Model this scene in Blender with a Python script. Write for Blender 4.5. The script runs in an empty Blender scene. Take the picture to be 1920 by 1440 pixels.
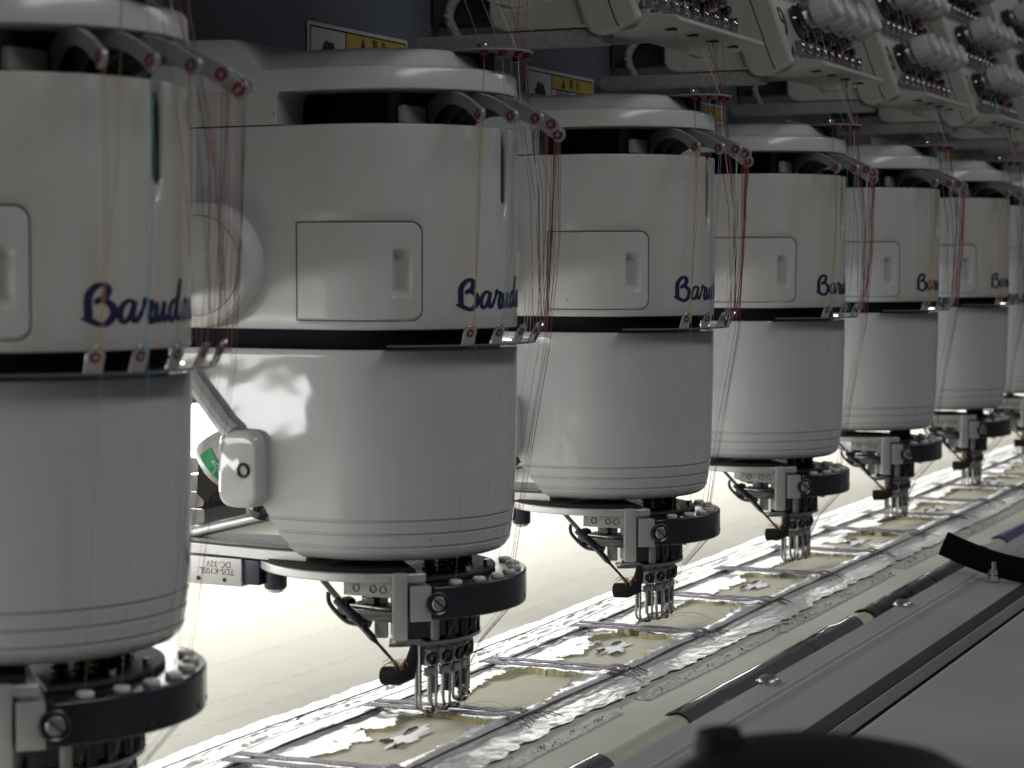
import bpy, bmesh, math, random
from mathutils import Vector, Matrix, noise
random.seed(7)
PI = math.pi
def rad(d): return math.radians(d)
sc = bpy.context.scene
C = sc.collection

# ------------------------------------------------------------------ camera
# world: X runs along the row of heads (away from the camera), -Y is the operator's side, the camera is the origin
cam_d = bpy.data.cameras.new('camera'); cam = bpy.data.objects.new('camera', cam_d); C.objects.link(cam)
cam_d.sensor_width = 36.0; cam_d.lens = 71.25
cam_d.clip_start = 0.05; cam_d.clip_end = 60
cam.location = (0, 0, 0); cam.rotation_euler = (rad(90 - 3.31), 0, rad(25.8 - 90))
cam_d.dof.use_dof = True; cam_d.dof.focus_distance = 1.62; cam_d.dof.aperture_fstop = 13.0
sc.camera = cam

# ------------------------------------------------------------------ world and lamps
w = bpy.data.worlds.new('World'); sc.world = w; w.use_nodes = True
bg = w.node_tree.nodes['Background']; bg.inputs[0].default_value = (0.80, 0.90, 1.0, 1); bg.inputs[1].default_value = 0.055

def area(name, loc, target, sx, sy, power, col=(1, 1, 1), spread=180):
    d = bpy.data.lights.new(name, 'AREA'); d.shape = 'RECTANGLE'; d.size = sx; d.size_y = sy; d.energy = power; d.color = col
    d.spread = rad(spread)
    o = bpy.data.objects.new(name, d); C.objects.link(o); o.location = loc
    v = (Vector(target) - Vector(loc)).normalized()
    z = -v; x = Vector((1, 0, 0)); x = (x - z * x.dot(z)).normalized(); y = z.cross(x)
    o.rotation_euler = Matrix((x, y, z)).transposed().to_euler()
    return o
# LED strip under the beam, behind the needles
area('led_strip_light', (2.6, 1.165, -0.050), (2.6, 0.90, -0.33), 6.4, 0.14, 26, (1.0, 0.985, 0.93))
# ceiling tubes of the workshop on the operator's side
area('ceiling_light', (0.4, -1.3, 2.0), (1.4, 0.7, -0.1), 2.6, 0.35, 23, (1.0, 0.995, 0.985))
area('ceiling_light_far', (4.6, -1.4, 2.2), (3.4, 0.6, -0.1), 2.6, 0.35, 16, (1.0, 0.995, 0.985))

sc.view_settings.view_transform = 'Standard'; sc.view_settings.look = 'None'
sc.view_settings.exposure = 0.0; sc.view_settings.gamma = 1.0
sc.view_settings.use_curve_mapping = False
try:
    sc.cycles.max_bounces = 6; sc.cycles.diffuse_bounces = 3; sc.cycles.glossy_bounces = 4
    sc.cycles.use_denoising = True; sc.cycles.caustics_reflective = False
except Exception: pass

# ------------------------------------------------------------------ materials
MATS = {}
def nodes_of(name):
    m = bpy.data.materials.new(name); m.use_nodes = True; nt = m.node_tree
    return m, nt, nt.nodes['Principled BSDF']
def mat(name, col, rough=0.5, metal=0.0, spec=0.5, coat=0.0, var=0.06, scale=40.0, bump=0.0, bscale=None, rvar=0.0, emit=0.0):
    m, nt, b = nodes_of(name); N, L = nt.nodes, nt.links
    tc = N.new('ShaderNodeTexCoord')
    nz = N.new('ShaderNodeTexNoise'); nz.inputs['Scale'].default_value = scale; nz.inputs['Detail'].default_value = 5
    L.new(tc.outputs['Object'], nz.inputs['Vector'])
    r = N.new('ShaderNodeMapRange'); r.inputs[3].default_value = 1 - var * 1.6; r.inputs[4].default_value = 1 + var * 1.6
    L.new(nz.outputs[0], r.inputs[0])
    mx = N.new('ShaderNodeVectorMath'); mx.operation = 'SCALE'; mx.inputs[0].default_value = col[:3]
    L.new(r.outputs[0], mx.inputs['Scale']); L.new(mx.outputs[0], b.inputs['Base Color'])
    b.inputs['Roughness'].default_value = rough; b.inputs['Metallic'].default_value = metal
    b.inputs['Specular IOR Level'].default_value = spec
    if coat: b.inputs['Coat Weight'].default_value = coat; b.inputs['Coat Roughness'].default_value = 0.08
    if rvar:
        r2 = N.new('ShaderNodeMapRange'); r2.inputs[3].default_value = max(0.02, rough - rvar); r2.inputs[4].default_value = rough + rvar
        L.new(nz.outputs[0], r2.inputs[0]); L.new(r2.outputs[0], b.inputs['Roughness'])
    if bump:
        n2 = N.new('ShaderNodeTexNoise'); n2.inputs['Scale'].default_value = bscale or scale * 4; n2.inputs['Detail'].default_value = 4
        L.new(tc.outputs['Object'], n2.inputs['Vector'])
        bp = N.new('ShaderNodeBump'); bp.inputs['Strength'].default_value = bump; bp.inputs['Distance'].default_value = 0.002
        L.new(n2.outputs[0], bp.inputs['Height']); L.new(bp.outputs[0], b.inputs['Normal'])
    if emit:
        b.inputs['Emission Color'].default_value = (*col[:3], 1); b.inputs['Emission Strength'].default_value = emit
    MATS[name] = m
    return m

def plastic(name, col, stain, rough, stain_amt, front=0.0):
    """moulded cover: slight yellowing in streaks that run down, dust specks, faint scuffs"""
    m, nt, b = nodes_of(name); N, L = nt.nodes, nt.links
    tc = N.new('ShaderNodeTexCoord'); oi = N.new('ShaderNodeObjectInfo')
    add = N.new('ShaderNodeVectorMath'); add.operation = 'ADD'
    L.new(tc.outputs['Object'], add.inputs[0])
    mul = N.new('ShaderNodeMath'); mul.operation = 'MULTIPLY'; mul.inputs[1].default_value = 7.3
    L.new(oi.outputs['Random'], mul.inputs[0]); L.new(mul.outputs[0], add.inputs[1])
    mp = N.new('ShaderNodeMapping'); mp.inputs['Scale'].default_value = (60, 60, 5)
    L.new(add.outputs[0], mp.inputs['Vector'])
    st = N.new('ShaderNodeTexNoise'); st.inputs['Scale'].default_value = 1.0; st.inputs['Detail'].default_value = 4
    L.new(mp.outputs[0], st.inputs['Vector'])
    big = N.new('ShaderNodeTexNoise'); big.inputs['Scale'].default_value = 11; big.inputs['Detail'].default_value = 3
    L.new(add.outputs[0], big.inputs['Vector'])
    pr = N.new('ShaderNodeMath'); pr.operation = 'MULTIPLY'; L.new(st.outputs[0], pr.inputs[0]); L.new(big.outputs[0], pr.inputs[1])
    mr = N.new('ShaderNodeMapRange'); mr.inputs[1].default_value = 0.18; mr.inputs[2].default_value = 0.42
    mr.inputs[3].default_value = 0; mr.inputs[4].default_value = stain_amt; L.new(pr.outputs[0], mr.inputs[0])
    mix = N.new('ShaderNodeMix'); mix.data_type = 'RGBA'
    mix.inputs[6].default_value = (*col, 1); mix.inputs[7].default_value = (*stain, 1); L.new(mr.outputs[0], mix.inputs[0])
    base_out = mix.outputs[2]
    if front:      # hands and running threads have yellowed the front of the cover, in streaks
        sep = N.new('ShaderNodeSeparateXYZ'); L.new(tc.outputs['Object'], sep.inputs[0])
        fy = N.new('ShaderNodeMapRange'); fy.inputs[1].default_value = -0.035; fy.inputs[2].default_value = -0.088; fy.inputs[3].default_value = 0; fy.inputs[4].default_value = front; L.new(sep.outputs[1], fy.inputs[0])
        sr = N.new('ShaderNodeMapRange'); sr.inputs[1].default_value = 0.30; sr.inputs[2].default_value = 0.62; L.new(st.outputs[0], sr.inputs[0])
        f1 = N.new('ShaderNodeMath'); f1.operation = 'MULTIPLY'; L.new(fy.outputs[0], f1.inputs[0]); L.new(sr.outputs[0], f1.inputs[1])
        rr_ = N.new('ShaderNodeMapRange'); rr_.inputs[3].default_value = 0.45; rr_.inputs[4].default_value = 1.0; L.new(oi.outputs['Random'], rr_.inputs[0])
        f2 = N.new('ShaderNodeMath'); f2.operation = 'MULTIPLY'; L.new(f1.outputs[0], f2.inputs[0]); L.new(rr_.outputs[0], f2.inputs[1])
        mf = N.new('ShaderNodeMix'); mf.data_type = 'RGBA'; mf.inputs[7].default_value = (0.43, 0.36, 0.23, 1)
        L.new(f2.outputs[0], mf.inputs[0]); L.new(mix.outputs[2], mf.inputs[6]); base_out = mf.outputs[2]
    vo = N.new('ShaderNodeTexVoronoi'); vo.inputs['Scale'].default_value = 62
    L.new(add.outputs[0], vo.inputs['Vector'])
    wob = N.new('ShaderNodeTexNoise'); wob.inputs['Scale'].default_value = 25; L.new(add.outputs[0], wob.inputs['Vector'])
    wr = N.new('ShaderNodeMapRange'); wr.inputs[1].default_value = 0.5; wr.inputs[2].default_value = 0.72; wr.inputs[3].default_value = 0; wr.inputs[4].default_value = 0.11
    L.new(wob.outputs[0], wr.inputs[0])
    lt = N.new('ShaderNodeMath'); lt.operation = 'LESS_THAN'; L.new(vo.outputs['Distance'], lt.inputs[0]); L.new(wr.outputs[0], lt.inputs[1])
    sm = N.new('ShaderNodeMath'); sm.operation = 'MULTIPLY'; sm.inputs[1].default_value = 0.45; L.new(lt.outputs[0], sm.inputs[0])
    mix2 = N.new('ShaderNodeMix'); mix2.data_type = 'RGBA'; mix2.inputs[7].default_value = (0.16, 0.13, 0.10, 1)
    L.new(sm.outputs[0], mix2.inputs[0]); L.new(base_out, mix2.inputs[6]); L.new(mix2.outputs[2], b.inputs['Base Color'])
    rr = N.new('ShaderNodeMapRange'); rr.inputs[3].default_value = rough * 0.8; rr.inputs[4].default_value = rough * 1.35
    L.new(big.outputs[0], rr.inputs[0]); L.new(rr.outputs[0], b.inputs['Roughness'])
    fb = N.new('ShaderNodeTexNoise'); fb.inputs['Scale'].default_value = 16; L.new(add.outputs[0], fb.inputs['Vector'])
    bp = N.new('ShaderNodeBump'); bp.inputs['Strength'].default_value = 0.20; bp.inputs['Distance'].default_value = 0.004
    L.new(fb.outputs[0], bp.inputs['Height']); L.new(bp.outputs[0], b.inputs['Normal'])
    MATS[name] = m
plastic('cover_white', (0.50, 0.508, 0.512), (0.44, 0.38, 0.28), 0.20, 0.30)
plastic('cover_yellowed', (0.50, 0.508, 0.512), (0.44, 0.38, 0.28), 0.20, 0.30, 0.50)
plastic('cover_gloss', (0.455, 0.465, 0.475), (0.48, 0.44, 0.37), 0.055, 0.2)
plastic('aged_white', (0.37, 0.37, 0.355), (0.31, 0.28, 0.20), 0.42, 0.6)
mat('knob_white', (0.46, 0.455, 0.44), 0.38, var=0.05)
mat('dark_core', (0.008, 0.009, 0.014), 0.8, spec=0.15)
mat('navy_case', (0.020, 0.026, 0.050), 0.38, var=0.15)
mat('black_metal', (0.014, 0.014, 0.020), 0.12, metal=0.0, spec=0.7, coat=0.6, var=0.15, scale=90)
mat('gunmetal', (0.050, 0.050, 0.062), 0.22, metal=0.75, var=0.2, scale=70, rvar=0.08)
mat('black_matte', (0.012, 0.012, 0.013), 0.75, spec=0.25, var=0.2)
mat('dusty_black', (0.028, 0.028, 0.032), 0.6, var=0.5, scale=300, bump=0.3, bscale=600)
mat('housing_black', (0.006, 0.0065, 0.008), 0.6, spec=0.2, var=0.2)
mat('black_rubber', (0.006, 0.006, 0.006), 0.95, spec=0.08, var=0.2)
mat('blued_steel', (0.06, 0.058, 0.065), 0.30, metal=0.85, var=0.2, scale=120, rvar=0.12)
mat('chrome', (0.62, 0.62, 0.64), 0.14, metal=1.0, var=0.05, rvar=0.08)
mat('steel', (0.42, 0.42, 0.42), 0.36, metal=0.9, var=0.12, scale=150, rvar=0.12, bump=0.05, bscale=500)
mat('aluminium', (0.50, 0.50, 0.495), 0.38, metal=0.55, var=0.08, scale=80, rvar=0.1)
mat('worn_steel', (0.30, 0.29, 0.28), 0.55, metal=0.5, var=0.25, scale=400, bump=0.3, bscale=900)
mat('dusty_steel', (0.25, 0.25, 0.25), 0.7, metal=0.3, var=0.3, scale=260, bump=0.4, bscale=700)
mat('red_bead', (0.13, 0.012, 0.02), 0.28, var=0.1)
mat('bead_white', (0.62, 0.62, 0.58), 0.35)
mat('ink_navy', (0.011, 0.012, 0.060), 0.45, var=0.1)
mat('ink_black', (0.02, 0.02, 0.02), 0.6)
mat('stitch_thread', (0.30, 0.24, 0.18), 0.8)
mat('ink_brown', (0.10, 0.07, 0.05), 0.6)
mat('lever_grey', (0.27, 0.27, 0.275), 0.30, metal=0.25, var=0.06)
mat('label_white', (0.44, 0.44, 0.44), 0.5, var=0.04)
mat('label_yellow', (0.38, 0.28, 0.06), 0.5, var=0.05)
mat('beam_blue', (0.105, 0.118, 0.150), 0.45, var=0.12, scale=8)
mat('dark_steel_rail', (0.05, 0.05, 0.055), 0.45, var=0.15)
mat('band_dark', (0.035, 0.035, 0.036), 0.55, var=0.2, scale=60)
mat('tube_cream', (0.52, 0.50, 0.40), 0.6, var=0.05)
mat('clip_grey', (0.085, 0.075, 0.080), 0.13, spec=0.7, coat=0.8, var=0.12, bump=0.12, bscale=60)
mat('clip_black', (0.014, 0.013, 0.015), 0.16, spec=0.6, coat=0.5, var=0.15, bump=0.25, bscale=70)
mat('clip_purple', (0.085, 0.062, 0.19), 0.25, coat=0.4, var=0.1)
mat('green_label', (0.02, 0.30, 0.11), 0.45)
mat('print_white', (0.75, 0.78, 0.75), 0.5)
mat('chain_white', (0.70, 0.68, 0.68), 0.35, var=0.08)
mat('shade_tan', (0.70, 0.675, 0.55), 0.85, var=0.08, scale=60, bump=0.3, bscale=900)  # tan that stands for shade on the cloth below the heads
mat('lip_shade', (0.58, 0.55, 0.34), 0.85, var=0.15, scale=200)  # olive that stands for the shadow side of the torn lip
mat('char_edge', (0.17, 0.16, 0.12), 0.8, var=0.3, scale=300)
mat('cut_white', (0.86, 0.87, 0.90), 0.4, var=0.03)
mat('lint_dark', (0.09, 0.085, 0.085), 0.9, var=0.3)
mat('floor_grey', (0.25, 0.25, 0.25), 0.7, var=0.1, scale=5)
mat('wall_grey', (0.30, 0.31, 0.33), 0.8, var=0.05, scale=5)
mat('lit_cloth_glow', (1.0, 0.97, 0.97), 0.5, emit=14.0, var=0.0)  # glow put into the surface for brightly lit cloth
for nm, c in {'orange': (0.36, 0.20, 0.06), 'blue': (0.20, 0.34, 0.42), 'pink': (0.36, 0.13, 0.13), 'crimson': (0.24, 0.025, 0.03), 'grey': (0.16, 0.16, 0.17), 'white': (0.58, 0.58, 0.56), 'black': (0.02, 0.02, 0.03),
              'red': (0.34, 0.04, 0.035), 'wine': (0.16, 0.02, 0.028)}.items():
    mat('thread_' + nm, c, 0.55, var=0.15, scale=300)

def painted_table():
    m, nt, b = nodes_of('table_paint'); N, L = nt.nodes, nt.links
    tc = N.new('ShaderNodeTexCoord')
    n1 = N.new('ShaderNodeTexNoise'); n1.inputs['Scale'].default_value = 6; n1.inputs['Detail'].default_value = 6; L.new(tc.outputs['Object'], n1.inputs['Vector'])
    n2 = N.new('ShaderNodeTexNoise'); n2.inputs['Scale'].default_value = 420; n2.inputs['Detail'].default_value = 2; L.new(tc.outputs['Object'], n2.inputs['Vector'])
    r = N.new('ShaderNodeMapRange'); r.inputs[3].default_value = 0.35; r.inputs[4].default_value = 0.47; L.new(n1.outputs[0], r.inputs[0])
    s = N.new('ShaderNodeMapRange'); s.inputs[1].default_value = 0.70; s.inputs[2].default_value = 0.78; s.inputs[3].default_value = 0; s.inputs[4].default_value = 0.25; L.new(n2.outputs[0], s.inputs[0])
    mx = N.new('ShaderNodeMix'); mx.data_type = 'RGBA'; mx.inputs[7].default_value = (0.55, 0.55, 0.53, 1)
    cr = N.new('ShaderNodeCombineColor'); [L.new(r.outputs[0], cr.inputs[i]) for i in range(3)]
    L.new(s.outputs[0], mx.inputs[0]); L.new(cr.outputs[0], mx.inputs[6]); L.new(mx.outputs[2], b.inputs['Base Color'])
    r2 = N.new('ShaderNodeMapRange'); r2.inputs[3].default_value = 0.30; r2.inputs[4].default_value = 0.55; L.new(n1.outputs[0], r2.inputs[0]); L.new(r2.outputs[0], b.inputs['Roughness'])
    b.inputs['Metallic'].default_value = 0.12
    MATS['table_paint'] = m
painted_table()

def cloth_mat():
    m, nt, b = nodes_of('cloth_cream'); N, L = nt.nodes, nt.links
    tc = N.new('ShaderNodeTexCoord')
    n1 = N.new('ShaderNodeTexNoise'); n1.inputs['Scale'].default_value = 30; n1.inputs['Detail'].default_value = 6; L.new(tc.outputs['Object'], n1.inputs['Vector'])
    r = N.new('ShaderNodeMapRange'); r.inputs[3].default_value = 0.90; r.inputs[4].default_value = 1.06; L.new(n1.outputs[0], r.inputs[0])
    v = N.new('ShaderNodeVectorMath'); v.operation = 'SCALE'; v.inputs[0].default_value = (0.74, 0.73, 0.65); L.new(r.outputs[0], v.inputs['Scale'])
    vo = N.new('ShaderNodeTexVoronoi'); vo.inputs['Scale'].default_value = 70; L.new(tc.outputs['Object'], vo.inputs['Vector'])
    lt = N.new('ShaderNodeMath'); lt.operation = 'LESS_THAN'; lt.inputs[1].default_value = 0.045; L.new(vo.outputs['Distance'], lt.inputs[0])
    k = N.new('ShaderNodeMath'); k.operation = 'MULTIPLY'; k.inputs[1].default_value = 0.3; L.new(lt.outputs[0], k.inputs[0])
    mx = N.new('ShaderNodeMix'); mx.data_type = 'RGBA'; mx.inputs[7].default_value = (0.30, 0.27, 0.2, 1); L.new(k.outputs[0], mx.inputs[0]); L.new(v.outputs[0], mx.inputs[6])
    L.new(mx.outputs[2], b.inputs['Base Color']); b.inputs['Roughness'].default_value = 0.8
    n2 = N.new('ShaderNodeTexNoise'); n2.inputs['Scale'].default_value = 900; L.new(tc.outputs['Object'], n2.inputs['Vector'])
    bp = N.new('ShaderNodeBump'); bp.inputs['Strength'].default_value = 0.25; bp.inputs['Distance'].default_value = 0.001
    L.new(n2.outputs[0], bp.inputs['Height']); L.new(bp.outputs[0], b.inputs['Normal'])
    MATS['cloth_cream'] = m
cloth_mat()

def foil_mat():
    m, nt, b = nodes_of('foil'); N, L = nt.nodes, nt.links
    tc = N.new('ShaderNodeTexCoord')
    mp = N.new('ShaderNodeMapping'); mp.inputs['Scale'].default_value = (55, 230, 120); L.new(tc.outputs['Object'], mp.inputs['Vector'])
    n1 = N.new('ShaderNodeTexNoise'); n1.inputs['Scale'].default_value = 1; n1.inputs['Detail'].default_value = 6; n1.inputs['Distortion'].default_value = 1.2; L.new(mp.outputs[0], n1.inputs['Vector'])
    r = N.new('ShaderNodeMapRange'); r.inputs[1].default_value = 0.30; r.inputs[2].default_value = 0.48; r.inputs[3].default_value = 0.80; r.inputs[4].default_value = 0.97; L.new(n1.outputs[0], r.inputs[0])
    v = N.new('ShaderNodeVectorMath'); v.operation = 'SCALE'; v.inputs[0].default_value = (1.0, 1.0, 1.0); L.new(r.outputs[0], v.inputs['Scale'])
    L.new(v.outputs[0], b.inputs['Base Color'])
    b.inputs['Metallic'].default_value = 0.34; b.inputs['Roughness'].default_value = 0.28
    bp = N.new('ShaderNodeBump'); bp.inputs['Strength'].default_value = 0.28; bp.inputs['Distance'].default_value = 0.0018
    L.new(n1.outputs[0], bp.inputs['Height']); L.new(bp.outputs[0], b.inputs['Normal'])
    MATS['foil'] = m
foil_mat()
def glitter_mat(name, lo, hi, sc_):
    m, nt, b = nodes_of(name); N, L = nt.nodes, nt.links
    tc = N.new('ShaderNodeTexCoord')
    n1 = N.new('ShaderNodeTexNoise'); n1.inputs['Scale'].default_value = sc_; n1.inputs['Detail'].default_value = 2; L.new(tc.outputs['Object'], n1.inputs['Vector'])
    r = N.new('ShaderNodeMapRange'); r.inputs[1].default_value = 0.36; r.inputs[2].default_value = 0.66; L.new(n1.outputs[0], r.inputs[0])
    mx = N.new('ShaderNodeMix'); mx.data_type = 'RGBA'; mx.inputs[6].default_value = (*lo, 1); mx.inputs[7].default_value = (*hi, 1)
    L.new(r.outputs[0], mx.inputs[0]); L.new(mx.outputs[2], b.inputs['Base Color'])
    b.inputs['Metallic'].default_value = 0.3; b.inputs['Roughness'].default_value = 0.5
    bp = N.new('ShaderNodeBump'); bp.inputs['Strength'].default_value = 0.9; bp.inputs['Distance'].default_value = 0.001
    L.new(n1.outputs[0], bp.inputs['Height']); L.new(bp.outputs[0], b.inputs['Normal'])
    MATS[name] = m
glitter_mat('glitter_ribbon', (0.04, 0.045, 0.08), (0.42, 0.42, 0.48), 800)
glitter_mat('lint_tape', (0.44, 0.44, 0.42), (0.80, 0.80, 0.78), 300)

# ------------------------------------------------------------------ mesh helpers
class MB:
    def __init__(s): s.v = []; s.f = []
    def add(s, vs, fs, M=None):
        o = len(s.v)
        s.v += [tuple(M @ Vector(p)) for p in vs] if M is not None else [tuple(p) for p in vs]
        s.f += [tuple(i + o for i in f) for f in fs]; return s
    def box(s, lo, hi, bev=0.0, M=None, seg=2):
        bm = bmesh.new(); bmesh.ops.create_cube(bm, size=1)
        for v in bm.verts: v.co = Vector([lo[i] + (v.co[i] + .5) * (hi[i] - lo[i]) for i in range(3)])
        if bev: bmesh.ops.bevel(bm, geom=list(bm.edges), offset=bev, segments=seg, profile=0.6, affect='EDGES')
        bm.verts.index_update()
        s.add([v.co[:] for v in bm.verts], [[v.index for v in f.verts] for f in bm.faces], M); bm.free(); return s
    def loft(s, rings, cap0=True, cap1=True, closed=True, M=None):
        n = len(rings[0]); vs = [p for r in rings for p in r]; fs = []
        for i in range(len(rings) - 1):
            for j in range(n if closed else n - 1):
                a = i * n + j; b_ = i * n + (j + 1) % n
                fs.append((a, b_, b_ + n, a + n))
        if cap0: fs.append(tuple(reversed(range(n))))
        if cap1: fs.append(tuple(range((len(rings) - 1) * n, len(rings) * n)))
        return s.add(vs, fs, M)
    def tube(s, pts, r, n=8, cap=True, flat=1.0):
        pts = [Vector(p) for p in pts]; rings = []; up = None
        for i, p in enumerate(pts):
            t = (pts[min(i + 1, len(pts) - 1)] - pts[max(i - 1, 0)])
            t = t.normalized() if t.length > 1e-9 else Vector((0, 0, 1))
            if up is None: up = Vector((0, 0, 1)) if abs(t.z) < .9 else Vector((1, 0, 0))
            a = t.cross(up)
            a = a.normalized() if a.length > 1e-6 else Vector((1, 0, 0))
            b_ = t.cross(a).normalized(); up = -b_ if False else up
            rr = r[i] if isinstance(r, (list, tuple)) else r
            rings.append([p + (a * math.cos(2 * PI * k / n) + b_ * math.sin(2 * PI * k / n) * flat) * rr for k in range(n)])
        return s.loft(rings, cap, cap)
    def cyl(s, p0, p1, r0, r1=None, n=16):
        return s.tube([p0, p1], [r0, r0 if r1 is None else r1], n)
    def lathe(s, prof, org, axis, n=20):
        z = Vector(axis).normalized(); x = z.orthogonal().normalized(); y = z.cross(x); org = Vector(org)
        rings = [[org + z * h + (x * math.cos(2 * PI * k / n) + y * math.sin(2 * PI * k / n)) * max(r, 1e-5) for k in range(n)] for r, h in prof]
        return s.loft(rings)
    def torus(s, c, axis, R, r, n=16, m=8):
        z = Vector(axis).normalized(); x = z.orthogonal().normalized(); y = z.cross(x); c = Vector(c)
        vs = []; fs = []
        for i in range(n):
            a = 2 * PI * i / n; d = x * math.cos(a) + y * math.sin(a)
            for j in range(m):
                q = 2 * PI * j / m; vs.append(c + d * (R + r * math.cos(q)) + z * r * math.sin(q))
        for i in range(n):
            for j in range(m):
                fs.append((i * m + j, ((i + 1) % n) * m + j, ((i + 1) % n) * m + (j + 1) % m, i * m + (j + 1) % m))
        return s.add(vs, fs)
    def prism(s, poly, axis, a, b_):
        """polygon in the two other axes (cyclic order), extruded along axis from a to b"""
        def P(q, h):
            p = [0, 0, 0]; o = [i for i in range(3) if i != axis]; p[o[0]] = q[0]; p[o[1]] = q[1]; p[axis] = h; return p
        return s.loft([[P(q, a) for q in poly], [P(q, b_) for q in poly]])
    def sector(s, r0, r1, t0, t1, z0, z1, n=24):
        """block between two radii and two head angles (degrees, 0 = straight to the front)"""
        rings = []
        for i in range(n + 1):
            t = rad(t0 + (t1 - t0) * i / n); c, d = math.sin(t), -math.cos(t)
            rings.append([(c * r0, d * r0, z0), (c * r1, d * r1, z0), (c * r1, d * r1, z1), (c * r0, d * r0, z1)])
        return s.loft(rings)
    def mesh(s, name, smooth=True, ang=35):
        me = bpy.data.meshes.new(name); me.from_pydata(s.v, [], s.f)
        bm = bmesh.new(); bm.from_mesh(me); bmesh.ops.recalc_face_normals(bm, faces=bm.faces); bm.to_mesh(me); bm.free()
        if smooth:
            me.polygons.foreach_set('use_smooth', [True] * len(me.polygons)); me.set_sharp_from_angle(angle=rad(ang))
        me.update(); return me
    def build(s, name, material, parent=None, smooth=True, ang=35, bevel=0.0):
        me = s.mesh(name, smooth, ang); me.materials.append(MATS[material])
        o = bpy.data.objects.new(name, me); C.objects.link(o)
        if parent: o.parent = parent
        if bevel:
            md = o.modifiers.new('bevel', 'BEVEL'); md.width = bevel; md.segments = 2; md.limit_method = 'ANGLE'; md.angle_limit = rad(40)
        return o
def tag(o, label, cat=None, group=None, kind=None):
    if label: o['label'] = label
    if cat: o['category'] = cat
    if group: o['group'] = group
    if kind: o['kind'] = kind
    return o
def thing(name, loc, label, cat, group=None):
    o = bpy.data.objects.new(name, None); C.objects.link(o); o.location = loc; o.empty_display_size = 0.02
    return tag(o, label, cat, group)
def copy_tree(o, parent=None):
    c = o.copy(); C.objects.link(c); c.parent = parent
    for ch in o.children: copy_tree(ch, c)
    return c
def smooth_path(pts, sub=5):
    pts = [Vector(p) for p in pts]; out = []
    for i in range(len(pts) - 1):
        p0, p1, p2, p3 = pts[max(i - 1, 0)], pts[i], pts[i + 1], pts[min(i + 2, len(pts) - 1)]
        for k in range(sub):
            t = k / sub
            out.append(0.5 * ((2 * p1) + (p2 - p0) * t + (2 * p0 - 5 * p1 + 4 * p2 - p3) * t * t + (3 * p1 - p0 - 3 * p2 + p3) * t ** 3))
    out.append(pts[-1]); return out
def text_mesh(s, size, extrude=0.0):
    cu = bpy.data.curves.new('t', 'FONT'); cu.body = s; cu.size = size; cu.align_x = 'CENTER'; cu.align_y = 'CENTER'; cu.extrude = extrude
    o = bpy.data.objects.new('t', cu); C.objects.link(o); dg = bpy.context.evaluated_depsgraph_get(); dg.update()
    me = bpy.data.meshes.new_from_object(o.evaluated_get(dg)); bpy.data.objects.remove(o); bpy.data.curves.remove(cu)
    return me
def text_obj(name, s, size, M, material, parent):
    me = text_mesh(s, size); me.transform(M); me.materials.clear(); me.materials.append(MATS[material])
    o = bpy.data.objects.new(name, me); C.objects.link(o); o.parent = parent; return o
def frame(org, ex, ey):
    ex = Vector(ex).normalized(); ey = Vector(ey).normalized(); ez = ex.cross(ey)
    M = Matrix((ex, ey, ez)).transposed().to_4x4(); M.translation = Vector(org); return M

S = 0.4; X0 = 0.85; YC = 0.70; R = 0.09           # head spacing, first head, axis line, cover radius
NH = 8
ORD = ['first', 'second', 'third', 'fourth', 'fifth', 'sixth', 'seventh', 'eighth', 'ninth', 'tenth']

# ------------------------------------------------------------------ setting
def structure(o): o['kind'] = 'structure'; return o
structure(MB().box((-6, -4, -1.16), (14, 9, -1.10)).build('floor', 'floor_grey'))
structure(MB().box((-6, 3.6, -1.098), (14, 3.7, 2.6)).build('wall', 'wall_grey'))
band_root = thing('lit_band', (1.0, 3.58, -0.45), 'overexposed glowing strip added for lit cloth, seen under the machine behind the silver rotary part', 'lit_band')  # added glowing strip in place of lit cloth on another machine row
MB().box((-4.62, 0.004, -0.21), (5.4, 0.016, 0.030)).build('glow_sheet', 'lit_cloth_glow', band_root)
fr = MB()
fr.box((-4.66, -0.03, -0.25), (5.44, 0.015, -0.21)); fr.box((-4.66, -0.03, 0.030), (5.44, 0.015, 0.07))
fr.box((-4.66, -0.03, -0.209), (-4.62, 0.015, 0.029)); fr.box((5.4, -0.03, -0.209), (5.44, 0.015, 0.029))
fr.build('added_band_frame', 'label_white', band_root)

# table in front of the hoop
TZ = -0.312
tb = MB()
prof = [(-0.9, TZ - 0.006), (0.3785, TZ - 0.006), (0.3815, TZ - 0.004), (0.3825, TZ - 0.006), (0.3830, TZ - 0.030), (0.3985, TZ - 0.030), (0.3988, TZ - 0.004), (0.4005, TZ - 0.003),
        (0.4645, TZ - 0.003), (0.4655, TZ + 0.0015), (0.4850, TZ + 0.0015), (0.4868, TZ), (0.4868, TZ - 0.05), (-0.9, TZ - 0.05)]
tb.prism(prof, 0, -0.6, 9.0)
table = structure(tb.build('table', 'table_paint', bevel=0.0008))
MB().box((-0.6, 0.3990, TZ - 0.0040), (9, 0.4135, TZ - 0.0022), 0.0004).build('dark_band', 'band_dark', table)  # flush dark band beside the groove
gs = MB(); gs.box((-0.6, 0.3833, TZ - 0.0295), (9, 0.3982, TZ - 0.0150)); gs.build('groove_fill', 'black_rubber', table)  # black strip filling the bottom of the groove

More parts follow.
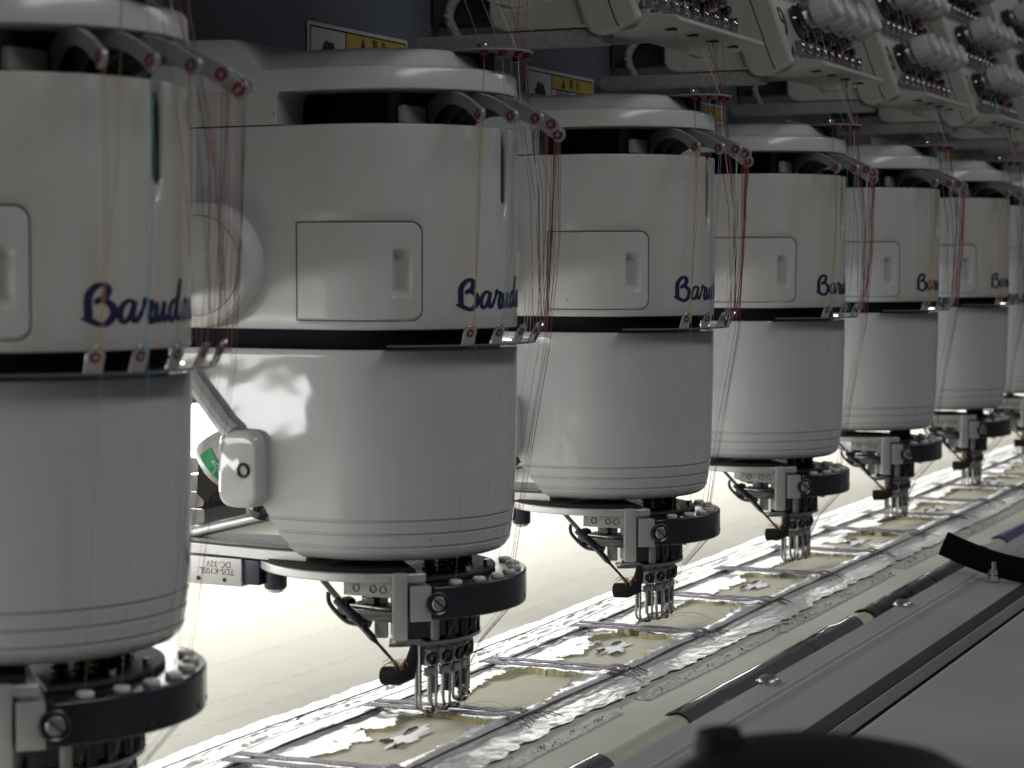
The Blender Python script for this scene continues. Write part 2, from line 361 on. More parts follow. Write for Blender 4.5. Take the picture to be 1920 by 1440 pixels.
def bolt(x, y, z, lab):
    t = thing('bolt', (x, y, z), lab, 'bolt', 'domed bolts along the table edge')
    MB().lathe([(0.0, 0), (0.0098, 0), (0.0098, 0.0012), (0.009, 0.0014)], (0, 0, 0), (0, 0, 1), 24).build('washer', 'chrome', t)
    MB().lathe([(0.0088, 0.0014), (0.0084, 0.0026), (0.0070, 0.0042), (0.0046, 0.0054), (0.0020, 0.0059), (0.0, 0.0060)], (0, 0, 0), (0, 0, 1), 24).build('dome', 'steel', t, ang=60)
for k, lab in enumerate(['domed steel bolt on the grey table edge nearest the blurred black housing', 'domed steel bolt on the table edge below the long black clamp']):
    bolt(1.4335 + 0.383 * k, 0.4797, TZ + 0.0017, lab)

# threaded stud with the black curved strip
st = thing('stud', (2.02, 0.4415, TZ - 0.002), 'small zinc stud with two nuts standing on the table under the black strip', 'stud')
MB().cyl((0, 0, 0), (0, 0, 0.020), 0.0030, n=12).build('rod', 'steel', st)
MB().lathe([(0, 0), (0.0066, 0), (0.0066, 0.0055), (0, 0.0055)], (0, 0, 0.0005), (0, 0, 1), 6).build('nut', 'chrome', st)
MB().lathe([(0, 0), (0.0064, 0), (0.0064, 0.0055), (0, 0.0055)], (0, 0, 0.0075), (0, 0, 1), 6).build('nut', 'chrome', st)
rs = MB(); pts = []
for i in range(25):
    t = i / 24; y = 0.4925 - 0.17 * t
    zc = -0.2785 - 0.050 * t + 0.020 * t * t * 0.6 - 0.010 * math.sin(PI * min(t * 1.6, 1)) * 0.4
    pts.append(Vector((2.02 + 0.03 * t * t, y, zc)))
rings = []
for i, p in enumerate(pts):
    t = (pts[min(i + 1, 24)] - pts[max(i - 1, 0)]).normalized(); n_ = Vector((1, 0, 0)).cross(t).normalized()
    if n_.z < 0: n_ = -n_
    h = 0.0122; th = 0.0045
    rings.append([p + n_ * (h * b_) + Vector((th * a, 0, 0)) for a, b_ in ((-1, -.85), (-.6, -1), (.6, -1), (1, -.85), (1, .85), (.6, 1), (-.6, 1), (-1, .85))])
tag(rs.loft(rings).build('rubber_strip', 'black_rubber'), 'matt black curved rubber strip reaching in from the right edge', 'strip')

# blurred black housing in the foreground
hx, hy = 0.633, 0.1925
hb = thing('black_housing', (hx, hy, TZ - 0.006), 'blurred black rounded housing with a knob at the bottom edge', 'housing')
rings = []
def sup(t, p): c = math.cos(t); return math.copysign(abs(c) ** p, c)
ztop = 0.163
for zz, k in ((0, .8), (0.06, .86), (0.11, .96), (0.130, 1.0), (0.143, .97), (0.152, .88), (0.158, .70), (0.1615, .45), (0.163, .15)):
    rings.append([((0.048 * k) * sup(2 * PI * j / 40, .8), (0.055 * k) * sup(2 * PI * j / 40 - PI / 2, .8), zz) for j in range(40)])
MB().loft(rings).build('body', 'housing_black', hb)
MB().lathe([(0.008, 0), (0.0086, 0.006), (0.0086, 0.020), (0.0070, 0.0245), (0.0, 0.0255)], (-0.004, 0.0330, 0.1405), (0, 0.10, 1), 20).build('knob', 'housing_black', hb)

# ------------------------------------------------------------------ cloth, hoop tube and clamps
CZ = -0.317
def cloth_z(x, y):
    return CZ + 0.0016 * noise.noise((x * 3.2, y * 4.0, 1.7)) + 0.0007 * noise.noise((x * 9, y * 12, 4.2))
xs = [-0.2 + 0.04 * i for i in range(70)] + [2.6 + 0.1 * i for i in range(65)]
ys = [0.513, 0.518, 0.524] + [0.53 + 0.02 * i for i in range(50)]
cl = MB(); vs = []; n = len(ys)
for x in xs:
    for j, y in enumerate(ys):
        z = cloth_z(x, y)
        if j < 3: z = CZ - (0.0005, 0.0003, 0)[j]
        vs.append((x, y, z))
fs = [(i * n + j, (i + 1) * n + j, (i + 1) * n + j + 1, i * n + j + 1) for i in range(len(xs) - 1) for j in range(n - 1)]
cl.add(vs, fs)
cloth = tag(cl.build('backing_cloth', 'cloth_cream'), 'cream backing cloth stretched flat under all the needles', 'cloth')
# running stitches on the cloth
sm = MB()
for (y, drift) in ((0.792, 0.0), (0.829, 0.004), (0.905, -0.006), (0.985, 0.004), (1.09, 0.002)):
    x = 0.7
    while x < 4.5:
        L_ = random.uniform(0.006, 0.016); yy = y + drift * (x - 1.5) + random.uniform(-.0006, .0006)
        if random.random() < 0.8:
            z = cloth_z(x, yy) + 0.0009
            sm.add([(x, yy - .0002, z), (x + L_, yy - .0002, z), (x + L_, yy + .0002, z), (x, yy + .0002, z)], [(0, 1, 2, 3)])
        x += L_ + random.uniform(0.002, 0.007)
tag(sm.build('stitching', 'stitch_thread', cloth, smooth=False), None, kind='stuff')

TY, TZC, TR = 0.511, -0.3265, 0.0105
tube = tag(MB().cyl((-0.4, TY, TZC), (9, TY, TZC), TR, n=24).build('hoop_tube', 'tube_cream'), 'pale cream tube holding the front edge of the cloth', 'tube')
rt = tag(MB().cyl((-0.4, 1.535, -0.318), (9, 1.535, -0.318), 0.016, n=20).build('rear_tube', 'dark_steel_rail'), 'dark tube at the far edge of the cloth behind the heads', 'tube')
def clamp(x0, x1, material, label, flare=0.0, wrinkle=0.0):
    """open half-pipe clipped over the tube"""
    n = max(10, int((x1 - x0) / 0.008)); rings = []; m = 18
    for i in range(n + 1):
        t = i / n; x = x0 + (x1 - x0) * t
        e = 0.0
        if flare and t > 1 - flare:
            e = ((t - 1 + flare) / flare)
        ring_o = []; ring_i = []
        for k in range(m + 1):
            a = rad(-38 + 210 * k / m)      # from operator side over the top to the far side
            wv = wrinkle * noise.noise((x * 40, a * 2.5, 3.3))
            ro = 0.0135 + wv + 0.004 * e * max(0, math.cos(a)); ri = ro - 0.0014
            ca, sa = math.cos(a), math.sin(a)
            drop = 0.005 * e * (1 - max(0, sa))
            ring_o.append((x - 0.012 * e * max(0, ca), TY - ca * ro, TZC + sa * ro - drop)); ring_i.append((x - 0.012 * e * max(0, ca), TY - ca * ri, TZC + sa * ri - drop))
        rings.append(ring_o + ring_i[::-1])
    o = MB().loft(rings).build('tube_clamp', material, ang=50)
    return tag(o, label, 'clamp', 'clamps along the hoop tube')
clamp(1.02, 1.185, 'clip_grey', 'short glossy grey clamp end beside the blurred black housing', wrinkle=0.0006)
clamp(1.325, 1.615, 'clip_grey', 'long glossy dark grey clamp on the cream tube, nearest whole one', wrinkle=0.0003)
clamp(1.618, 1.76, 'clip_grey', 'short grey clamp with a flared torn end next to the black clamp', flare=0.55, wrinkle=0.0008)
clamp(1.80, 2.02, 'clip_black', 'long crinkled black clamp on the cream tube beside the domed bolt', wrinkle=0.0009)
clamp(2.025, 2.27, 'clip_black', 'black clamp running under the matt rubber strip', wrinkle=0.0009)
clamp(2.36, 2.85, 'clip_purple', 'purple clamp on the cream tube at the right edge')

# ------------------------------------------------------------------ foil with torn windows, ribbons, bundles
ST0, STP = 1.2525, 0.179
NK = range(-3, 17)
def hole_d(x, y, k):
    xa, xb = ST0 + STP * k + 0.0215, ST0 + STP * (k + 1) - 0.0195
    ya, yb = 0.6135, 0.6740
    if k % 2: xa += 0.004; yb -= 0.006; ya += 0.002
    cx, cy, hx_, hy_ = (xa + xb) / 2, (ya + yb) / 2, (xb - xa) / 2, (yb - ya) / 2
    qx, qy = abs(x - cx) - hx_ + 0.008, abs(y - cy) - hy_ + 0.008
    d = math.hypot(max(qx, 0), max(qy, 0)) + min(max(qx, qy), 0) - 0.008
    a = 0.0135 if k % 2 else 0.0095
    d += a * noise.noise((x * 42, y * 42, k * 3.1)) + 0.0050 * noise.noise((x * 130, y * 130, k * 1.7)) + 0.0014 * noise.noise((x * 420, y * 420, 2.0))
    d += 0.015 * noise.noise((x * 14, y * 14, k * 7.7))
    return d
def hole(x, y):
    kf = (x - ST0) / STP; k = math.floor(kf)
    return hole_d(x, y, k), k
xs = [0.88]
while xs[-1] < 4.4: xs.append(xs[-1] + 0.0019 * xs[-1] / 1.2)
FY0, FY1 = 0.566, 0.760
ny = 96; ys = [FY0 + (FY1 - FY0) * j / ny for j in range(ny + 1)]
nx = len(xs)
V = []; D = []
for x in xs:
    e0 = 0.0045 * noise.noise((x * 9, 0.3, 0.1)) + 0.005 * noise.noise((x * 60, 0.3, 2.1))
    e1 = 0.0035 * noise.noise((x * 14, 5.3, 0.1)) + 0.0015 * noise.noise((x * 110, 7.3, 2.1))
    for y in ys:
        f = (y - FY0) / (FY1 - FY0); yy = y + e0 * (1 - f) ** 4 + e1 * f ** 6
        d, k = hole(x, yy); xx = x
        if abs(d) < 0.0024:
            h = 0.0005; gx = (hole(x + h, yy)[0] - hole(x - h, yy)[0]) / (2 * h); gy = (hole(x, yy + h)[0] - hole(x, yy - h)[0]) / (2 * h)
            g2 = max(gx * gx + gy * gy, 0.25); xx = x - d * gx / g2; yy = yy - d * gy / g2
        V.append([xx, yy, 0]); D.append(d)
lip = {}
for i in range(nx):
    for j in range(ny + 1):
        x, y, _ = V[i * (ny + 1) + j]; d = D[i * (ny + 1) + j]
        kf = (x - ST0) / STP; a = kf - math.floor(kf)
        z = cloth_z(x, y) + 0.0022
        z += 0.0012 * abs(noise.noise((x * 45, y * 90, 0.4))) + 0.00045 * noise.noise((x * 120, y * 220, 9.4)) + 0.0004 * noise.noise((x * 330, y * 500, 5.4))
        z += 0.0032 * math.exp(-((y - 0.6055 - 0.002 * noise.noise((x * 6, 3, 1))) / 0.0055) ** 2) + 0.0026 * math.exp(-((y - 0.7070) / 0.0042) ** 2)
        z += 0.0012 * math.exp(-((y - 0.735 - 0.004 * noise.noise((x * 4, 8, 1))) / 0.002) ** 2)
        wgt = max(0.12, min(1, (a - 0.35) * 2.2)) * (0.55 + 0.9 * max(0, noise.noise((x * 25, y * 25, 6.6)) + 0.35))
        if 0 > d - 0.030: z += 0.0038 * wgt * math.exp(-max(d, 0) / 0.0065)
        V[i * (ny + 1) + j][2] = z
F = []; keep = {}
for i in range(nx - 1):
    for j in range(ny):
        q = (i * (ny + 1) + j, (i + 1) * (ny + 1) + j, (i + 1) * (ny + 1) + j + 1, i * (ny + 1) + j + 1)
        if sum(D[v] for v in q) > 0: F.append(q); keep[(i, j)] = 1
foil = tag(MB().add(V, F).build('foil_sheet', 'foil', ang=70), 'crumpled silvery white foil strip with torn windows along the cloth', 'foil')
# torn lip round each hole, its olive colour paints in the shadow side
lips = {}
def edge(i0, j0, i1, j1, v0, v1):
    x, y, _ = V[v0]; k = math.floor((x - ST0) / STP)
    m = lips.setdefault(k, MB()); a, b_ = V[v0], V[v1]
    m.add([a, b_, (b_[0] , b_[1], CZ - 0.001), (a[0], a[1], CZ - 0.001)], [(0, 1, 2, 3)])
for (i, j) in list(keep):
    if i > 0 and (i - 1, j) not in keep: edge(0, 0, 0, 0, i * (ny + 1) + j, i * (ny + 1) + j + 1)
    if i < nx - 2 and (i + 1, j) not in keep: edge(0, 0, 0, 0, (i + 1) * (ny + 1) + j, (i + 1) * (ny + 1) + j + 1)
    if j > 0 and (i, j - 1) not in keep: edge(0, 0, 0, 0, i * (ny + 1) + j, (i + 1) * (ny + 1) + j)
    if j < ny - 1 and (i, j + 1) not in keep: edge(0, 0, 0, 0, i * (ny + 1) + j + 1, (i + 1) * (ny + 1) + j + 1)
for k, m in lips.items():
    if m.f: m.build('torn_edge', 'lip_shade', foil, ang=80)
# inner white cut-outs with charred slits in every second foil hole
for k in NK:
    if k % 2 == 0: continue
    cx = ST0 + STP * (k + 0.56); cy = 0.6475; rr = random.Random(k * 11 + 3)
    if cx > 3.6: break
    pts = []
    for q in range(44):
        t = 2 * PI * q / 44; rad_ = 1 + 0.75 * noise.noise((math.cos(t) * 1.6 + k, math.sin(t) * 1.6, 3.1)) + 0.55 * noise.noise((math.cos(t) * 5, math.sin(t) * 5 + k, 3.1))
        pts.append((cx + 0.031 * rad_ * math.cos(t) + 0.5 * 0.0085 * rad_ * math.sin(t), cy + 0.0085 * rad_ * math.sin(t)))
    zt = max(cloth_z(cx, 0.603), cloth_z(cx, 0.65), cloth_z(cx, 0.70)) + 0.0026
    m = MB().loft([[(p[0], p[1], zt - 0.0005) for p in pts], [(p[0], p[1], zt) for p in pts]])
    cw = tag(m.build('cut_patch', 'cut_white', smooth=False), '%s white cut patch in the torn foil windows, counted from the near end' % ORD[min(9, (k + 3) // 2)], 'patch', 'white cut patches in the foil windows')
    sl = MB()
    for (q0, q1, off) in ((5, 10, 0), (14, 20, 0), (27, 31, 0)):
        ph = rr.randint(-1, 1); row = [pts[(q + ph) % 44] for q in range(q0, q1 + 1)]; rings = []
        for q, p in enumerate(row):
            h = 0.0016 * math.sin(PI * q / (len(row) - 1)) + 0.0004
            rings.append([(p[0], p[1], zt - .0003), (p[0] + .0010, p[1] + .0012, zt - .0003), (p[0] + .0007, p[1] + .0006, zt + h), (p[0] - .0004, p[1], zt + h)])
        sl.loft(rings)
    sl.build('charred_rim', 'char_edge', cw, smooth=False)
rings = []; x = 0.86  # added strip under the foil, tan to paint in the heads' shade
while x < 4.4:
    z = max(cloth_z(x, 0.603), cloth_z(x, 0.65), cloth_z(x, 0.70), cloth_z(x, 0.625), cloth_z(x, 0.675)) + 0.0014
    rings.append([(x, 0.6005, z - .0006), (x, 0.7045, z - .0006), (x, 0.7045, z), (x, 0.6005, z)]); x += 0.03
tag(MB().loft(rings).build('shade_strip', 'shade_tan', smooth=False), 'tan strip coloured for the shade of the heads, under the torn windows of the foil', 'shade strip')
# glitter ribbons crossing the foil: two per position
vis = 0
for k in NK:
    x0 = ST0 + STP * k
    if x0 > 3.9: break
    for s_, (o, wd) in enumerate(((-0.0085, 0.0100), (0.0068, 0.0092))):
        m = MB(); rings = []
        for j in range(27):
            y = 0.598 + (0.712 - 0.598) * j / 26; xc = x0 + o - 0.006 * (y - 0.6) / 0.11 * 1.2 + 0.0012 * noise.noise((y * 40, k * 5.0, s_))
            z = cloth_z(xc, y) + 0.0078 + 0.0008 * noise.noise((y * 70, k * 2.0, s_ * 4.0)) + 0.002 * math.exp(-((y - 0.6055) / 0.006) ** 2)
            hw = wd / 2 * (1 + 0.12 * noise.noise((y * 150, k, s_)))
            rings.append([(xc - hw, y, z - .0008), (xc + hw, y, z - .0008), (xc + hw, y, z), (xc - hw, y, z)])
        o_ = m.loft(rings).build('glitter_ribbon', 'glitter_ribbon')
        side = ('near', 'far')[s_]
        tag(o_, '%s ribbon of the %s grey glitter pair across the foil, counted from the near end' % (side, (ORD + ['eleventh', 'twelfth', 'thirteenth', 'fourteenth', 'fifteenth', 'sixteenth', 'seventeenth', 'eighteenth', 'nineteenth', 'twentieth'])[k + 3]), 'ribbon', 'grey glitter ribbons')
# thread bundles along the two folds
def bundle(yc, n, spread, zoff, label, fray):
    m = MB()
    for q in range(n):
        pts = []; x = 0.85; ph = random.uniform(0, 50); oy = random.uniform(-spread, spread)
        while x < 4.3:
            y = yc + oy + 0.0022 * noise.noise((x * 7, ph, 1)) + 0.0008 * noise.noise((x * 40, ph, 2)) + 0.002 * noise.noise((x * 3, yc, 9))
            pts.append((x, y, cloth_z(x, y) + zoff + 0.0012 * noise.noise((x * 12, ph, 5)))); x += 0.012 * max(1, x / 1.3)
        m.tube(pts, random.uniform(0.0003, 0.0006), 5)
    for k in NK:
        if not fray: break
        x0 = ST0 + STP * k
        if x0 > 3: break
        for q in range(9):
            p = Vector((x0 + random.uniform(-.02, .02), yc, CZ + zoff)); d = Vector((random.uniform(-.2, 1), random.uniform(-1, -.1), 0)).normalized(); L_ = random.uniform(.008, .026)
            c = Vector((-d.y, d.x, 0)) * random.uniform(-.006, .006)
            m.tube([p, p + d * L_ * .5 + c + Vector((0, 0, .002)), p + d * L_ + Vector((0, 0, -.002))], .00032, 4)
    tag(m.build('thread_and_crease', 'lint_dark'), label, 'threads')
bundle(0.5990, 3, 0.0011, 0.0050, 'dark frayed thread bundle along the near fold of the foil', True)
bundle(0.7220, 1, 0.0010, 0.0036, 'faint dark line painting a foil crease between the far fold and the outer foil edge', False)  # dark strand drawn in as the shade of a foil crease
bundle(0.7430, 1, 0.0010, 0.0036, 'faint dark line painting a foil crease close to the outer foil edge', False)  # second strand painting a crease line
bundle(0.7030, 3, 0.0010, 0.0048, 'thin dark thread line along the far fold of the foil', False)
# debris tape strips with lint
tape_x = [(0.80, 1.055), (1.085, 1.325), (1.362, 2.05), (2.08, 2.75), (2.80, 3.6)]
tape_lab = ['nearest lint covered tape strip on the cream cloth margin', 'short lint covered tape strip next to the long one', 'long lint covered tape strip running past the grey clamps', 'lint covered tape strip beyond the black rubber strip', 'farthest lint covered tape strip']
for (a, b_), lab in zip(tape_x, tape_lab):
    if a < 1.0: continue
    rings = []; x = a
    while x < b_:
        y0, y1 = 0.5475 + .001 * noise.noise((x * 30, 1, 1)), 0.5595 + .0008 * noise.noise((x * 30, 4, 1)); z = max(cloth_z(x, y0), cloth_z(x, y1)) + 0.0008
        rings.append([(x, y0, z - .0006), (x, y1, z - .0006), (x, y1, z), (x, y0, z)]); x += 0.01
    tp = tag(MB().loft(rings).build('lint_tape', 'lint_tape', smooth=False), lab, 'tape', 'lint tape strips')
    m = MB()
    for q in range(int((b_ - a) * 110)):
        x = random.uniform(a, b_); y = random.gauss(0.5535, 0.0035); z = cloth_z(x, y) + .0012
        if random.random() < .75:
            r_ = random.uniform(.0004, .0013); m.add([(x + r_ * math.cos(t) * random.uniform(.6, 1.5), y + r_ * math.sin(t) * random.uniform(.6, 1.3), z) for t in (0, 1.2, 2.5, 3.8, 5)] + [(x, y, z + r_)], [(0, 1, 5), (1, 2, 5), (2, 3, 5), (3, 4, 5), (4, 0, 5)])
        else:
            d = Vector((random.uniform(-1, 1), random.uniform(-1, 1), 0)).normalized() * random.uniform(.003, .009); p = Vector((x, y, z))
            m.tube([p, p + d * .5 + Vector((d.y, -d.x, .002)) * .35, p + d], .00022, 4)
    tag(m.build('lint', 'lint_dark', tp, smooth=False), None, kind='stuff')

# ------------------------------------------------------------------ machine beam
beam = thing('machine_beam', (0, 0.845, 0), 'dark blue grey machine beam running behind all the heads', 'beam')
MB().box((-0.6, 0, -0.030), (9, 0.24, 0.62), 0.004).build('beam_body', 'beam_blue', beam)
MB().box((-0.6, 0.2405, -0.018), (9, 0.42, -0.005), 0.002).build('lamp_rail', 'dark_steel_rail', beam)
MB().box((-0.6, 0.232, -0.0560), (9, 0.2375, -0.0305), 0.001).build('led_blocker', 'dark_steel_rail', beam)  # added plate that keeps the LED streak off the covers
for n in range(-1, 7):                     # warning labels stuck on the beam between the heads
    xl = 1.3752 + S * (n - 1)
    if n < 0: continue
    lab = thing('warning_label', (xl, 0.8445, 0.0), 'white and yellow warning label on the beam, %s from the left' % ORD[n], 'label', 'warning labels on the beam')
    MB().box((0, -0.0012, 0.116), (0.163, -0.0002, 0.1935)).build('sheet', 'label_white', lab)
    fr_ = MB(); a, b_, c, d = 0.0035, 0.1595, 0.1195, 0.1905; t_ = 0.0011; yy = -0.0016
    fr_.box((a, yy, d - t_), (b_, yy + .0003, d)); fr_.box((a, yy, c), (b_, yy + .0003, c + t_)); fr_.box((a, yy, c + t_), (a + t_, yy + .0003, d - t_)); fr_.box((b_ - t_, yy, c + t_), (b_, yy + .0003, d - t_))
    fr_.box((0.0585, yy, c + t_), (0.0595, yy + .0003, d - t_)); fr_.box((0.0595, yy, 0.1755), (b_ - t_, yy + .0003, 0.1765))
    fr_.build('border', 'ink_black', lab)
    MB().box((0.0597, -0.00155, 0.1767), (0.1582, -0.0013, 0.1892)).build('yellow_field', 'label_yellow', lab)
    MB().add([(0.082, -0.0018, 0.1782), (0.091, -0.0018, 0.1782), (0.0865, -0.0018, 0.1880)], [(0, 1, 2)]).build('warning_triangle', 'ink_black', lab, smooth=False)
    text_obj('lettering', '警  告', 0.0098, frame((0.1135, -0.0019, 0.1828), (1, 0, 0), (0, 0, 1)), 'ink_black', lab)
    text_obj('lettering', '机器运转中', 0.0072, frame((0.0855, -0.0019, 0.1715), (1, 0, 0), (0, 0, 1)), 'ink_black', lab)
    m = MB(); q = [(0.032 + 0.012 * math.cos(t * PI / 10) * (1 + .15 * math.sin(3 * t)), -0.0018, 0.168 + 0.012 * math.sin(t * PI / 10) * (1 + .1 * math.cos(2 * t))) for t in range(20)]
    m.add(q, [tuple(range(20))]); m.build('hand_pictogram', 'ink_black', lab, smooth=False)

# ------------------------------------------------------------------ embroidery head
def surf(s, off=0.0):
    """point on the D-shaped cover outline, s = arc length from where the left flank ends; returns u, v(=world y offset) and normal"""
    r = R + off
    if s < 0: return -r, -s, (-1, 0)
    if s > PI * R: return r, (s - PI * R), (1, 0)
    p = s / R; return -r * math.cos(p), -r * math.sin(p), (-math.cos(p), -math.sin(p))
def outline(inset, wb, nA=44, nS=5):
    a = R - inset; pts = []
    for i in range(nS): pts.append((-a, -(wb + (0 - wb) * i / nS)))
    for i in range(nA + 1):
        p = PI * i / nA; pts.append((-a * math.cos(p), -a * math.sin(p)))
    for i in range(1, nS + 1): pts.append((a, -(wb * i / nS)))
    return pts
def shell(rings):
    return MB().loft([[(u, v, z) for u, v in outline(i, wb)] for z, i, wb in rings])
def pol(th, r, z): return Vector((r * math.sin(rad(th)), -r * math.cos(rad(th)), z))
THS = [-31 + 13.3 * i for i in range(6)]

def script_logo(parent):
    """the maker's name in brush script, laid on the round front of the cover"""
    strokes = [
        [(0.00, .02), (.10, .12), (.09, .45), (.12, .85), (.35, 1.12), (.60, 1.16), (.72, 1.0), (.62, .78), (.40, .66), (.28, .62)],
        [(.28, .62), (.55, .68), (.84, .52), (.92, .28), (.80, .04), (.58, -.10), (.34, -.05), (.05, .08), (0.00, .02)],
        [(.90, .14), (1.10, .16)],
        [(1.62, .60), (1.45, .66), (1.22, .50), (1.12, .20), (1.22, -.02), (1.38, .02), (1.55, .30), (1.66, .62), (1.58, .22), (1.64, .0), (1.78, .04), (2.0, .40)],
        [(2.0, .40), (2.10, .70), (2.14, .60), (2.34, .62), (2.36, .50), (2.26, .20), (2.32, -.05), (2.44, -.02), (2.58, .22)],
        [(2.62, .60), (2.56, .22), (2.62, -.02), (2.78, .06), (2.98, .58), (2.92, .20), (2.98, -.02), (3.12, .06), (3.22, .2)],
        [(3.72, .54), (3.54, .64), (3.32, .44), (3.26, .14), (3.38, -.04), (3.56, .12), (3.74, .60), (3.98, 1.24), (4.00, 1.16), (3.76, .40), (3.76, .04), (3.92, .02), (4.06, .18)],
        [(4.62, .58), (4.46, .66), (4.24, .48), (4.16, .18), (4.24, -.02), (4.40, .04), (4.56, .30), (4.66, .62), (4.60, .20), (4.66, .0), (4.80, .06), (4.94, .34)],
        [(4.94, .34), (5.04, .64), (5.02, .0), (5.16, .34), (5.34, .64), (5.46, .56), (5.44, .16), (5.52, -.02), (5.68, .08), (5.80, .28)]]
    sx = 0.0182; sz = 0.0155; s0 = R * rad(90 - 30.0); z0 = -0.0270
    m = MB()
    for q, stt in enumerate(strokes):
        P = smooth_path([(x, z, 0) for x, z in stt], 7)
        vs = []
        for i, p in enumerate(P):
            t = (P[min(i + 1, len(P) - 1)] - P[max(i - 1, 0)]); t = t.normalized() if t.length > 1e-6 else Vector((1, 0, 0))
            down = max(0, -t.y); hw = 0.058 + 0.052 * abs(t.y) ** 1.5 + (0.025 if q < 2 else 0) + 0.012 * down
            if i < 3 or i > len(P) - 4: hw *= 0.75
            # brush pen held at a slant
            n_ = Vector((-t.y, t.x, 0))
            for sg in (-1, 1):
                a = p + n_ * hw * sg; u, v, _ = surf(s0 + a.x * sx * 0.95, 0.00012 + q * 0.00002); vs.append((u, v, z0 + a.y * sz))
        m.add(vs, [(2 * i, 2 * i + 1, 2 * i + 3, 2 * i + 2) for i in range(len(P) - 1)])
    return tag(m.build('lettering', 'ink_navy', parent, ang=80), 'dark blue script lettering reading Barudan')

def make_head():
    h = thing('embroidery_head', (X0, YC, 0), '', 'embroidery head', 'embroidery heads in a row')
    # dark inside
    shell([(-0.197, .022, -.02), (-0.165, .014, -.035), (-0.11, .013, -.055), (-0.07, .012, -.085), (-0.05, .012, -.134), (0.0900, .012, -.134), (0.0920, .034, -.134), (0.128, .036, -.134)]).build('inner_case', 'dark_core', h)
    # ---- lower cover
    L_ = [(-0.0552, .0020, -.130), (-0.05535, .0008, -.134), (-0.0558, .0002, -.135), (-0.0564, 0, -.134), (-0.060, 0, -.128), (-0.077, 0, -.104), (-0.093, 0.0002, -.090), (-0.109, .0005, -.0755), (-0.1115, .0005, -.062), (-0.140, .0011, -.058), (-0.160, .0018, -.051)]
    for z, i, wb in ((-.1700, .0022, -.0455), (-.1790, .0033, -.039), (-.1880, .0046, -.032)):
        L_ += [(z + .0012, i, wb), (z + .0006, i + .0013, wb), (z - .0006, i + .0014, wb), (z - .0012, i + .0002, wb)]
    L_ += [(-.1915, .0056, -.0290), (-.1942, .0072, -.026), (-.1962, .0096, -.024), (-.1974, .0128, -.022), (-.1978, .0175, -.020)]
    lower = shell(L_).build('lower_cover', 'cover_gloss', h, ang=28)
    # side foot of the cover with its screw
    pts = []
    w0, w1, z0, z1, rr = -0.0790, -0.0465, -0.1635, -0.1105, 0.010
    for (cw, cz, a0) in ((w0 + rr, z0 + rr, 180), (w1 - rr, z0 + rr, 270), (w1 - rr, z1 - rr, 0), (w0 + rr, z1 - rr, 90)):
        for a in range(0, 91, 15): pts.append((-(cw + rr * math.cos(rad(a0 + a))), cz + rr * math.sin(rad(a0 + a))))
    m = MB(); cxw = -(w0 + w1) / 2; cz = (z0 + z1) / 2
    def sc_(f): return [(cxw + (p[0] - cxw) * f, cz + (p[1] - cz) * f) for p in pts]
    m.loft([[(x, p[0], p[1]) for p in sc_(f)] for x, f in ((-0.070, 1.0), (-0.0955, 1.0), (-0.0985, .97), (-0.1000, .90), (-0.1005, .80))])
    foot = m.build('side_lug', 'cover_gloss', lower, ang=50)
    MB().lathe([(0.0052, 0), (0.0052, 0.0012), (0.0040, 0.0016), (0.0032, 0.0012), (0.0032, -.001), (0, -.001)], (-0.1003, 0.0575, -0.1375), (-1, 0, 0), 20).build('screw', 'blued_steel', lower)
    MB().tube([(-0.094, 0.106, -0.0745), (-0.0945, 0.078, -0.1065), (-0.0945, 0.070, -0.113)], [.006, .006, .006], 10).build('gusset', 'cover_gloss', lower)
    # ---- upper cover: an open shell with a front slot and a door opening
    HD0, HD1, HZ0, HZ1 = -0.0207 + .004, 0.0675 - .004, -0.0356 + .004, 0.0296 - .004
    sl = R * rad(3.3); sc0 = PI * R / 2
    cols = sorted(set([round(-0.135 + 0.0165 * i, 5) for i in range(8)] + [HD0, HD1, 0.0, sc0 - sl, sc0 - sl / 2, sc0, sc0 + sl / 2, sc0 + sl] + [round(PI * R * i / 40, 5) for i in range(41)] + [round(PI * R + 0.0165 * i, 5) for i in range(1, 9)]))
    cols = [c for i, c in enumerate(cols) if i == 0 or c - cols[i - 1] > 0.0006]
    rows = [(-.0420, .0012), (-.0414, .0003), (-.0400, 0), (HZ0, 0), (0, 0), (HZ1, 0), (0.041, 0), (0.060, 0), (0.080, 0), (0.0925, 0), (0.0938, .0003), (0.0944, .0012)]
    vs = []; fs = []
    for s_ in cols:
        for z, i in rows:
            u, v, _ = surf(s_, -i)
            if z == 0.041:
                d = abs(s_ - sc0) / sl
                if d < 1.01: z = 0.041 + 0.0042 * (d ** 2.5)
            vs.append((u, v, z))
    nr = len(rows)
    for a in range(len(cols) - 1):
        for b_ in range(nr - 1):
            mid = (cols[a] + cols[a + 1]) / 2; zm = (rows[b_][0] + rows[b_ + 1][0]) / 2
            if abs(mid - sc0) < sl and zm > 0.041: continue
            if HD0 - .0005 < mid < HD1 + .0005 and HZ0 < zm < HZ1: continue
            fs.append((a * nr + b_, (a + 1) * nr + b_, (a + 1) * nr + b_ + 1, a * nr + b_ + 1))
    up = MB().add(vs, fs).build('upper_cover', 'cover_yellowed', h, ang=40)
    md = up.modifiers.new('wall', 'SOLIDIFY'); md.thickness = 0.0042; md.offset = -1; md.use_even_offset = True
    # door with a finger pull
    d0, d1, e0, e1, rc = -0.0207, 0.0675, -0.0356, 0.0296, 0.0075
    NS, NZ = 66, 44; vs = []; fs = []
